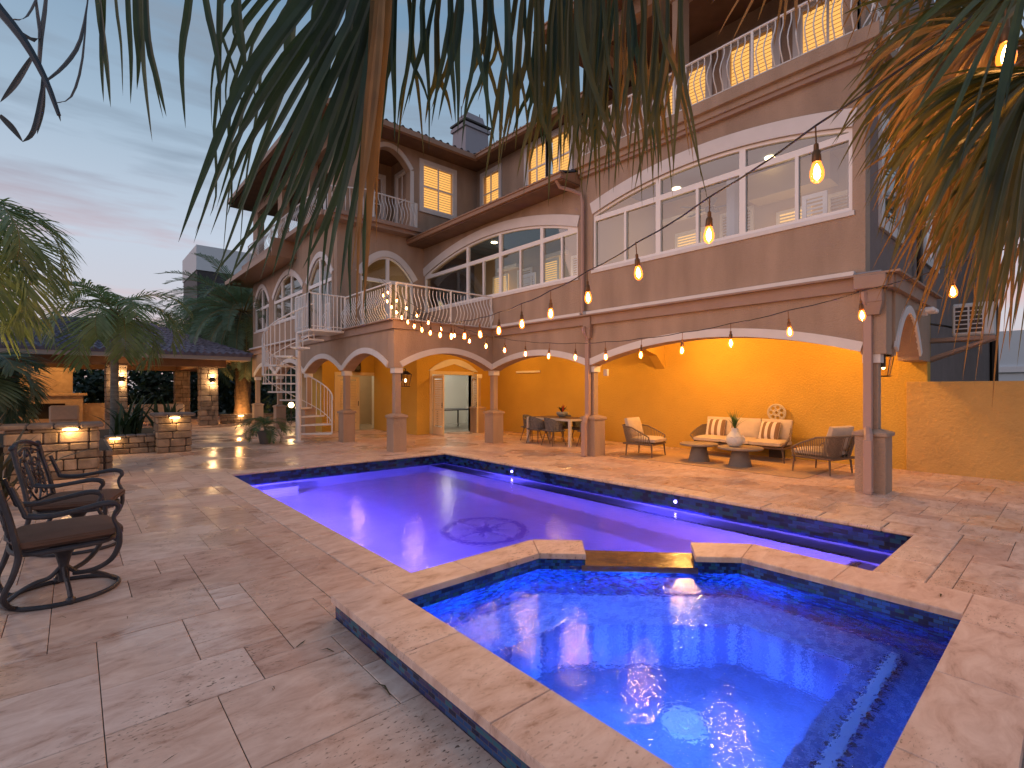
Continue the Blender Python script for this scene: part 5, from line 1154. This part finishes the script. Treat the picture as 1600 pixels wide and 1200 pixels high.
def palm(name,label,cat,base,H_,nf,L_,nl,ll,mat,trm,tr=.11,pitch=(-.35,1.2),droop=1.9,lw=.022,hang=.5,lean=(0,0),seed=1,rach=.018,shaft=None,yaws=None,group=None):
    r=random.Random(seed); t=thing(name,label,cat,base,group=group); B=Vector(base); T=B+Vector((lean[0],lean[1],H_))
    k=MB(); pts=[B.lerp(T,i/10)+Vector((lean[0],lean[1],0))*(-.15*math.sin(math.pi*i/10)) for i in range(11)]; k.tube(pts,[tr*(1.25 if i==0 else 1.05-.25*i/10) for i in range(11)],12)
    if trm is m_trunkd:
        zz=0.0
        while zz<H_:   # old leaf boots spiralling up the trunk
            for j in range(7):
                a=j*.9+zz*7; u=Vector((math.cos(a),math.sin(a),0)); c=B.lerp(T,zz/H_)+u*tr*.95; v=u.cross(UP); k.add([c-v*.07,c+v*.07,c+v*.045+u*.06+UP*.13,c-v*.045+u*.06+UP*.13,c+UP*.13],[(0,1,2,3),(3,2,4)])
            zz+=.12
    k.build('trunk',trm,t,True)
    if shaft: s=MB(); s.tube([T-UP*shaft,T-UP*shaft*.5,T+UP*.1],[tr*1.0,tr*.95,tr*.5],12); s.build('crownshaft',M('green crownshaft',(.16,.22,.10),.5),t,True)
    c=MB(); st=MB()
    for i in range(nf):
        f=i/nf; yaw=(i*2.39996+r.uniform(-.2,.2)) if yaws is None else yaws[i%len(yaws)]+r.uniform(-.12,.12); pi_=pitch[0]+(pitch[1]-pitch[0])*(f**.8)+r.uniform(-.1,.1)
        frond(c,T+Vector((math.cos(yaw),math.sin(yaw),0))*tr*.5,yaw,pi_,L_*r.uniform(.85,1.08),droop*r.uniform(.8,1.15),nl,ll,r=r,lw=lw,hang=hang,rach=rach,stem=st)
    c.build('crown',mat,t); st.build('frond_stems',M('frond stem',(.22,.18,.06),.5),t); return t
palm('palm_tree','young green palm with curling fronds rising from the stone planter','palm tree',(.82,17.25,.3),3.3,15,2.0,34,.62,m_frond,m_trunkg,.10,(.0,1.35),1.8,.022,.7,seed=3,shaft=.7)
palm('palm_tree','date palm with a lit criss cross trunk beside the house end','palm tree',(6.1,26.6,.35),4.9,56,3.9,48,.46,m_frondD,m_trunkd,.33,(-.9,1.35),1.1,.022,.15,seed=5,rach=.03)
palm('palm_tree','tall palm at the picture edge whose underlit fronds arch over the pier','palm tree',(-1.6,10.7,0),3.75,11,2.3,46,.62,m_frond,m_trunkg,.15,(.1,1.3),2.3,.02,.75,seed=8,shaft=.9,yaws=[.1,.7,-.5,1.3,-1.0,2.2,3.3,4.4,.35,-.1,-.75])
palm('palm_tree','low blue green palm at the edge beneath the taller arching palm','palm tree',(-1.5,13.3,0),1.75,20,1.3,40,.5,m_frondB,m_trunkg,.14,(.0,1.3),1.7,.018,.5,seed=12,shaft=.2)
palm('palm_tree','dense dark palm beyond the boundary wall by the air conditioner','palm tree',(20.5,-3.0,0),7.2,42,4.2,60,.9,m_frondD,m_trunkd,.35,(-1.1,1.2),1.0,.03,.8,seed=15,rach=.04)
for (x,y,h,s,l) in ((6.6,37.5,6.6,27,'taller palm standing directly before the flat roofed building'),(3.6,36.5,4.8,28,'palm rising behind the house side end of the pavilion roof'),(-4.5,34,4.6,21,'dark palm behind the pavilion at its far end'),(7.5,33,4.4,22,'palm standing beyond the date palm in the dusk'),(-7.5,22,4.2,25,'dark palm beyond the pavilion at the picture edge')):
    palm('palm_tree',l,'palm tree',(x,y,0),h,24,2.9,28,.7,m_frondD,m_trunkd,.2,(-.7,1.2),1.3,.035,.6,seed=s)
lamp('palm_uplight',(5.75,25.75,.55),90,WARM,.05); lamp('palm_uplight_edge',(-1.3,10.4,2.0),45,WARM,.05)
# raised bed of the date palm
t=thing('planter_wall','low lit stone kerb round the date palm bed','planter',(6.0,25.6,0)); core,st=masonry(4.9,7.6,25.2,25.45,0,.36,.12,.34,'SN'); st.build('stonework',m_stone,t); core.build('core',m_mort,t); caps(4.9,7.6,25.2,25.45,.36,.05,.03,8).build('cap',m_cap,t); caplight(t,5.7,25.2,.36,5)
# potted palm
t=palm('potted_palm','small feathery palm in a grey pot in front of the spiral staircase','potted plant',(4.08,15.3,.32),.16,15,.80,26,.20,leafmat('potted palm leaflets',(.05,.13,.05),(.03,.07,.03)),m_trunkg,.03,(.1,1.3),1.5,.009,.3,seed=31,rach=.008)
a=MB(); a.lathe([(.12,0),(.135,.01),(.19,.30),(.205,.31),(.205,.36),(.185,.36),(.18,.33),(.001,.33)],(4.08,15.3,0),28); a.build('pot',M('grey plastic pot',(.13,.12,.12),.6),t,True)
# bird of paradise in the planter, spiky plant at the edge
def spiky(name,label,cat,base,n,h,spread,w,mat,seed,g=None):
    r=random.Random(seed); t=thing(name,label,cat,base,group=g); a=MB(); B=Vector(base)
    for i in range(n):
        an=r.uniform(0,6.28); d=Vector((math.cos(an),math.sin(an),0)); s=spread*r.uniform(.15,1); hh=h*r.uniform(.55,1)*(1-.25*s/spread); p=B+Vector((r.uniform(-.25,.25),r.uniform(-.2,.2),0))
        a.blade([p,p+d*s*.2+UP*hh*.45,p+d*s*.55+UP*hh*.8,p+d*s+UP*hh],w*r.uniform(.7,1.2),d.cross(UP),.35)
    a.build('foliage',mat,t); return t
m_straw=leafmat('bird of paradise leaf',(.045,.085,.045),(.025,.05,.03),.4,.15)
spiky('bird_of_paradise','broad leaved dark green clump inside the stone planter','plant',(1.05,16.0,.3),34,1.35,.95,.055,m_straw,4)
spiky('bird_of_paradise','second dark green clump next to the squarer stone pier','plant',(1.9,16.4,.3),26,1.15,.8,.05,m_straw,6)
spiky('agave','bronze tipped spiky plant at the picture edge by the swivel chairs','plant',(-.95,9.5,0),44,1.15,1.1,.045,leafmat('bronze spiky leaf',(.11,.09,.05),(.04,.055,.045),.4,.2),9)
# shrubbery belt behind the pavilion and house end
def shrubs(name,label,box,n,sz,mat,seed,kind='stuff'):
    r=random.Random(seed); a=MB(); x0,x1,y0,y1,z1=box; cl=[(r.uniform(x0,x1),r.uniform(y0,y1),r.uniform(.2,z1),r.uniform(.5,1.1)) for _ in range(max(6,n//90))]
    for i in range(n):
        c=r.choice(cl); v=Vector((r.gauss(0,1),r.gauss(0,1),r.gauss(0,1))).normalized()*c[3]*r.uniform(.55,1); p=Vector((c[0]+v.x,c[1]+v.y,max(.05,c[2]+v.z*.8))); d=Vector((r.gauss(0,1),r.gauss(0,1),r.gauss(.3,.6))).normalized(); s_=d.orthogonal().normalized()*sz*.35
        a.add([p,p+d*sz*.5+s_,p+d*sz,p+d*sz*.5-s_],[(0,1,2,3)])
    o=a.build(name,mat); tag(o,label,kind=kind); return o
shrubs('shrubbery','dark garden shrubbery massed behind the pavilion',(-11,13,33.5,38,2.8),15000,.34,m_shrub,41)
shrubs('shrubbery','garden shrubbery beyond the far arches of the house',(7.5,16,24.8,29,2.2),5000,.26,m_shrub,43)
shrubs('shrubbery','dark shrubbery along the picture edge behind the low palm',(-9,-4.2,13,22,2.0),4500,.24,m_shrub,44)
shrubs('shrubbery','dark planting beyond the boundary wall',(23,30,-14,-4,3.4),5000,.4,m_shrub,45)
for i,(x,y) in enumerate(((7.2,23.0),(9.6,25.2))):
    t=thing('garden_lamp','small glowing globe lamp %s the last arcade columns'%('between' if i==0 else 'in the shrubs beyond'),'garden lamp',(x,y,0)); a=MB(); a.tube([(x,y,0),(x,y,.75)],.02,6); a.build('post',m_dark,t); a=MB(); a.ball((x,y,.85),.12,14,8); a.build('globe',m_lit,t,True); lamp('globe_light',(x,y-.0,1.1),20,WARM2,.08,parent=t)

# ---------------------------------------------------------------- far buildings
nb=thing('neighbour_building','flat roofed modern white and black building beyond the date palm','building',(12,62,0)); a=MB(); m_nw=M('white rendered parapet',(.66,.68,.72),.7); m_nb=M('dark cladding',(.035,.03,.035),.6,var=.2)
def at_px(px,d): p=P3(px,0,d); return p.x,p.y
d0=60.0
X0n,Y0n=at_px(308,d0)
a.box(X0n,X0n+16,Y0n,Y0n+10,0,15.9); a.build('wall',m_nb,nb)
a=MB(); a.box(X0n-.1,X0n+16.1,Y0n-.1,Y0n+10.1,15.9,18.9); a.build('parapet',m_nw,nb)
a=MB(); a.box(X0n+5,X0n+9,Y0n-.05,Y0n,10.5,15.0); a.build('window',M('dark far glass',(.04,.05,.07),.1),nb)
wb=thing('neighbour_building','pale low building glimpsed beyond the dark palm and boundary wall','building',(45,-8,0)); a=MB(); a.box(44,54,-22,4,0,5.2); a.build('wall',M('pale blue render',(.55,.62,.68),.7),wb); a=MB(); a.box(43.8,54.2,-22.2,4.2,2.6,2.95); a.build('ledge',m_nw,wb)
d1=85.0; X1n,Y1n=at_px(70,d1)
fb=thing('neighbour_building','distant pale house roofline above the pavilion roof','building',(-10,75,0)); a=MB(); a.box(X1n,X1n+4.5,Y1n,Y1n+6,0,12.4); a.build('wall',M('pale far render',(.5,.5,.55),.7),fb); a=MB(); a.box(X1n-.3,X1n+4.8,Y1n-.3,Y1n+6.3,12.4,12.7); a.build('roof',m_nw,fb)

# ---------------------------------------------------------------- the two fan palms whose leaves hang over the viewer
m_fan=leafmat('fan palm blade',(.045,.085,.045),(.02,.04,.03),.5,.3,14)
m_fanO=leafmat('olive fan palm blade',(.12,.11,.03),(.055,.06,.02),.42,.35,9)
m_dead=leafmat('dry straw blade',(.30,.17,.06),(.14,.085,.035),.6,.35,12)
rf_=random.Random(77)
def smooth(pts,n=9):
    out=[]
    P=[pts[0]]+pts+[pts[-1]]
    seg=len(pts)-1
    for i in range(n+1):
        x=seg*i/n; k=min(int(x),seg-1); t=x-k; a,b,c,d=P[k],P[k+1],P[k+2],P[k+3]
        out.append(.5*((2*b)+(c-a)*t+(2*a-5*b+4*c-d)*t*t+(3*b-a-3*c+d)*t**3))
    return out
def hang(mb,pl,d,w,dd=0.0,tw=.5,n=9):
    """a blade through surveyed picture points at real distances d..d+dd"""
    m=len(pl); pts=[P3(x,y,d+dd*i/(m-1)) for i,(x,y) in enumerate(pl)]
    side=(RT+FW*rf_.uniform(-tw,tw)+UP*.1).normalized()
    mb.blade(smooth(pts,n),w,side,rf_.uniform(.15,.4))
def fanpalm(label,foot,crown,lean=0):
    t=thing('fan_palm',label,'palm tree',foot); k=MB(); A=Vector(foot); B=Vector(crown)
    k.tube([A,A.lerp(B,.3),A.lerp(B,.7),B],[.17,.13,.12,.15],12); k.build('trunk',m_trunkd,t,True); return t
F1=fanpalm('fan palm whose long dark split blades hang down over the top of the view',(-.75,-1.35,0),(-.5,-1.0,3.7))
F2=fanpalm('fan palm with dry orange lit fronds hanging beside the upper windows and the closest bulbs',(3.9,-.75,0),(3.6,-.6,3.75))
def petiole(t,crown,hub): 
    q=MB(); C=Vector(crown); m_=C.lerp(hub,.5)+UP*.18; q.tube(smooth([C,m_,hub],8),.011,5); q.build('petiole',M('petiole',(.12,.10,.04),.5),t)
c1=(-.5,-1.0,3.7); c2=(3.6,-.6,3.75)
# the great dark leaf
a=MB(); hub=P3(610,-300,1.15); H0=(606,-280)
for pl,w,d in (([(H0),(520,-60),(400,110),(335,260),(292,385)],.030,1.12),([H0,(540,-40),(440,130),(370,240),(318,372)],.026,1.16),([H0,(560,-20),(478,140),(415,260),(340,470)],.030,1.2),
               ([H0,(575,-20),(505,140),(448,280),(395,445)],.030,1.13),([H0,(580,0),(525,190),(472,320),(438,440)],.028,1.18),([H0,(590,0),(553,200),(512,320),(462,425)],.030,1.22),
               ([H0,(598,0),(565,220),(535,360),(520,470)],.026,1.16),([H0,(603,0),(585,200),(560,360),(562,515)],.024,1.2),([H0,(545,-30),(455,90),(395,190),(352,330)],.024,1.24),
               ([H0,(500,-80),(410,60),(395,160),(372,300),(362,420)],.014,1.3),([H0,(560,20),(480,230),(430,330),(372,405),(345,440)],.016,1.27),([H0,(585,60),(530,270),(500,360),(492,480)],.018,1.3),
               ([H0,(470,-80),(375,30),(345,110),(344,205)],.012,1.25),([H0,(450,-90),(355,10),(385,130),(392,190)],.012,1.3),([H0,(480,-60),(400,30),(350,150),(352,300),(342,345)],.014,1.35)):
    hang(a,pl,d,w,.05,.35,12) if False else [hang(a,[(x_+o_*(1 if k_==0 else .8+.5*k_/5),y_-abs(o_)*.6*(k_>3)) for k_,(x_,y_) in enumerate(pl)],d+.02*q_,w*.42,.05,.35,12) for q_,o_ in enumerate((-11,9))]
for i in range(7):
    x=rf_.uniform(420,590); hang(a,[H0,(x+20,-20),(x,rf_.uniform(120,200)),(x-rf_.uniform(30,80),rf_.uniform(300,420))],rf_.uniform(1.2,1.4),.018,.06,.5,10)
a.build('leaf',m_fan,F1); petiole(F1,c1,hub)
a=MB()
for pl,w in (([(600,-200),(592,0),(576,150),(563,330),(556,520)],.009),([(602,-200),(603,0),(594,130),(580,300),(572,450)],.011),([(598,-200),(598,0),(586,160),(566,300),(548,430)],.009),([(604,-200),(584,0),(578,200),(576,360),(566,500)],.008),([(600,-200),(610,0),(600,120),(590,260),(588,380)],.007)): hang(a,pl,1.1+rf_.uniform(0,.05),w,.03,.5,12)
a.build('dry_blade',m_dead,F1)
def forked(mb,x,d,y1,y2,w,sp,lean=0):
    top=(x+rf_.uniform(-25,25)+lean*.2,-150); k1=(x+rf_.uniform(-5,5),rf_.uniform(-10,20)); f=(x-lean*.3+rf_.uniform(-6,6),y1)
    for s in (-1,1):
        tip=(f[0]+s*sp*rf_.uniform(.6,1.2)-lean*.4,y2*rf_.uniform(.85,1.1)); mid=((f[0]+tip[0])/2+s*sp*.12,(f[1]+tip[1])/2)
        hang(mb,[top,k1,(f[0]+s*1.5,f[1]),mid,tip],d,w,.04,.4,10)
# the curtain of forked tips along the top
for j,(xa,xb,n,y1,y2,mat,d) in enumerate(((612,800,9,(60,120),(165,235),m_fan,1.25),(640,830,6,(70,130),(180,250),m_fanO,1.35),(800,960,13,(90,170),(230,330),m_fanO,1.3),(815,1000,8,(60,140),(200,300),m_fan,1.4),(880,1070,12,(100,180),(230,330),m_fanO,1.25),(960,1075,6,(60,120),(180,280),m_dead,1.45),(840,1060,7,(110,190),(260,340),m_fanO,1.5))):
    a=MB(); 
    for i in range(n):
        x=xa+(xb-xa)*(i+rf_.random()*.8)/n; forked(a,x,d+rf_.uniform(-.08,.08),rf_.uniform(*y1),rf_.uniform(*y2),rf_.uniform(.005,.0085),rf_.uniform(10,34),rf_.uniform(-20,45))
    if j==1:
        hang(a,[(900,-150),(905,40),(925,130),(975,270)],1.2,.010); hang(a,[(1010,-120),(1035,60),(1060,130),(1110,330)],1.25,.006)
    a.build('leaf',mat,F1); petiole(F1,c1,P3((xa+xb)/2,-230,d))
# thin drooping tips further left, and a bare looking stem with thin leaflets
a=MB()
for pl,w in (([(295,-100),(296,0),(284,90),(290,200)],.009),([(150,-100),(155,0),(168,100),(173,168)],.010),([(160,-100),(163,0),(160,90),(162,160)],.008),([(225,-100),(222,0),(226,110),(238,222)],.010),([(228,-60),(232,60),(248,130),(260,182)],.008),([(226,-60),(232,40),(240,110),(255,185)],.006),
             ([(200,-100),(200,0),(205,90),(204,162)],.006),([(180,-100),(182,0),(190,70),(192,150)],.006),([(318,-100),(322,0),(340,90),(345,190)],.008),([(345,-100),(345,0),(343,70),(345,170)],.008),([(372,-80),(372,20),(380,80),(386,140)],.010),([(210,-80),(213,30),(217,90),(214,140)],.007)): hang(a,pl,1.2,w,.05,.4)
a.build('leaf',m_fan,F1); petiole(F1,c1,P3(230,-200,1.2))
a=MB(); a.tube(smooth([P3(x,y,.95) for x,y in ((-90,-120),(-20,-10),(35,60),(70,122),(92,180))],12),[.012-.0085*i/12 for i in range(13)],6)
for pl,w in (([(20,30),(45,20),(80,-60)],.006),([(70,122),(55,200),(35,222)],.005),([(72,125),(100,100),(125,60),(140,-20)],.006),([(60,110),(62,60),(70,0),(72,-60)],.008),([(86,160),(110,150),(128,90),(138,-30)],.005),([(50,90),(25,130),(0,160)],.006),([(68,118),(66,170),(58,210)],.005),([(30,50),(60,60),(55,0),(52,-80)],.006),([(0,180),(20,200),(36,222)],.006),([(80,150),(90,170),(95,190)],.004)): hang(a,pl,.97,w,.02,.4)
a.build('leaf',leafmat('blue cast blade',(.06,.08,.11),(.04,.045,.06),.45,.3),F1); petiole(F1,c1,P3(-90,-120,.95))
# leaves of the second palm: fans of narrow blades
def fan(t,hx,hy,d,a0,a1,n,L0,L1,w,mat,droop=.5,crown=c2,dd=0.0):
    q=MB()
    for i in range(n):
        an=R(a0+(a1-a0)*(i+rf_.uniform(.1,.9))/n); l=rf_.uniform(L0,L1); dr=droop*rf_.uniform(.6,1.3)
        p=[(hx,hy)]
        for k in (.3,.6,.85,1.0): p.append((hx+math.cos(an)*l*k*(1-.12*k*dr), hy-math.sin(an)*l*k+l*dr*.55*k**2.4))
        hang(q,p,d+rf_.uniform(-.04,.04),w*rf_.uniform(.7,1.2),dd+rf_.uniform(-.1,.1),.7,9)
    q.build('leaf',mat,t); petiole(t,crown,P3(hx,hy,d))
fan(F2,1590,-10,2.0,150,262,46,200,300,.010,m_fanO,.8)
fan(F2,1600,200,2.3,160,265,40,200,290,.009,m_dead,.9)
fan(F2,1570,90,2.2,165,268,44,190,290,.009,m_fanO,1.0)
fan(F2,1530,10,2.4,170,262,34,150,240,.009,m_dead,1.0)
fan(F2,1560,40,1.75,165,255,26,170,260,.009,m_dead,.9)
fan(F2,1625,110,1.55,170,262,48,200,300,.010,m_fanO,.8)
fan(F2,1640,60,1.9,178,262,46,230,330,.009,m_dead,.8)
fan(F2,1660,190,1.7,172,262,44,180,290,.009,m_fanO,.7)
fan(F2,1500,-90,2.1,190,330,24,150,230,.010,m_fanO,.5)
fan(F2,1420,-120,2.2,200,330,16,130,200,.010,m_dead,.4)
fan(F2,1650,240,1.9,185,255,30,170,260,.008,m_dead,.6)
fan(F2,1510,60,2.5,175,268,44,140,250,.008,m_fanO,1.0)
fan(F2,1540,150,2.6,180,270,40,120,220,.008,m_dead,1.0)
fan(F2,1620,0,2.8,150,200,26,220,290,.009,m_fan,.5)
fan(F2,1240,-110,2.2,215,325,12,110,190,.008,m_dead,.3)
fan(F2,1610,-60,1.4,185,280,12,180,300,.012,m_fan,.5)

# ---------------------------------------------------------------- small things on the paving
d=MB()
for i in range(46):
    y=1.30-i*.075; x=9.05
    d.lathe([(.011,.0015),(.011,.0025),(.001,.0025)],(x,y,0),8)
o=d.build('slot_drain',M('drain holes',(.02,.015,.012),.9)); tag(o,'row of small drain holes in the paving by the column',kind='structure')
b=MB()
for i in range(46):
    x,y=rnd.choice([(rnd.uniform(.2,1.3),rnd.uniform(1.2,4.5)),(rnd.uniform(-1,2),rnd.uniform(2,9)),(rnd.uniform(4.7,8),rnd.uniform(-.5,1.1)),(rnd.uniform(7.2,9),rnd.uniform(1,9))]); a_=rnd.uniform(0,6.28); l=rnd.uniform(.015,.07); u=Vector((math.cos(a_),math.sin(a_),0)); p=Vector((x,y,.004))
    b.blade([p,p+u*l*.5+UP*.006+u.cross(UP)*l*.1,p+u*l],.0022,u.cross(UP),.3)
for (x,y,a_,l) in ((1.20,2.3,1.7,.16),(1.15,2.9,2.3,.10),(4.35,.62,.3,.06),(1.0,3.1,.6,.09)):
    u=Vector((math.cos(a_),math.sin(a_),0)); p=Vector((x,y,.006 if x<4.2 else .165)); b.blade([p,p+u*l*.5+u.cross(UP)*l*.12+UP*.01,p+u*l],.006,u.cross(UP),.4)
tag(b.build('leaf_litter',M('fallen leaf bits',(.06,.05,.02),.8)),'scattered bits of fallen palm leaf on the paving',kind='stuff')
t=thing('wall_bar','slim pale wall fitting high on the ochre wall above the dining area','wall fitting',(11.97,13.0,2.15)); a=MB(); a.rbox(11.93,11.999,12.2,13.4,2.12,2.19,.01); a.build('body',m_vinyl,t)
a=MB(); a.rbox(9.36,9.42,7.3,7.42,1.86,2.02,.01); H('junction_box',a,m_white)
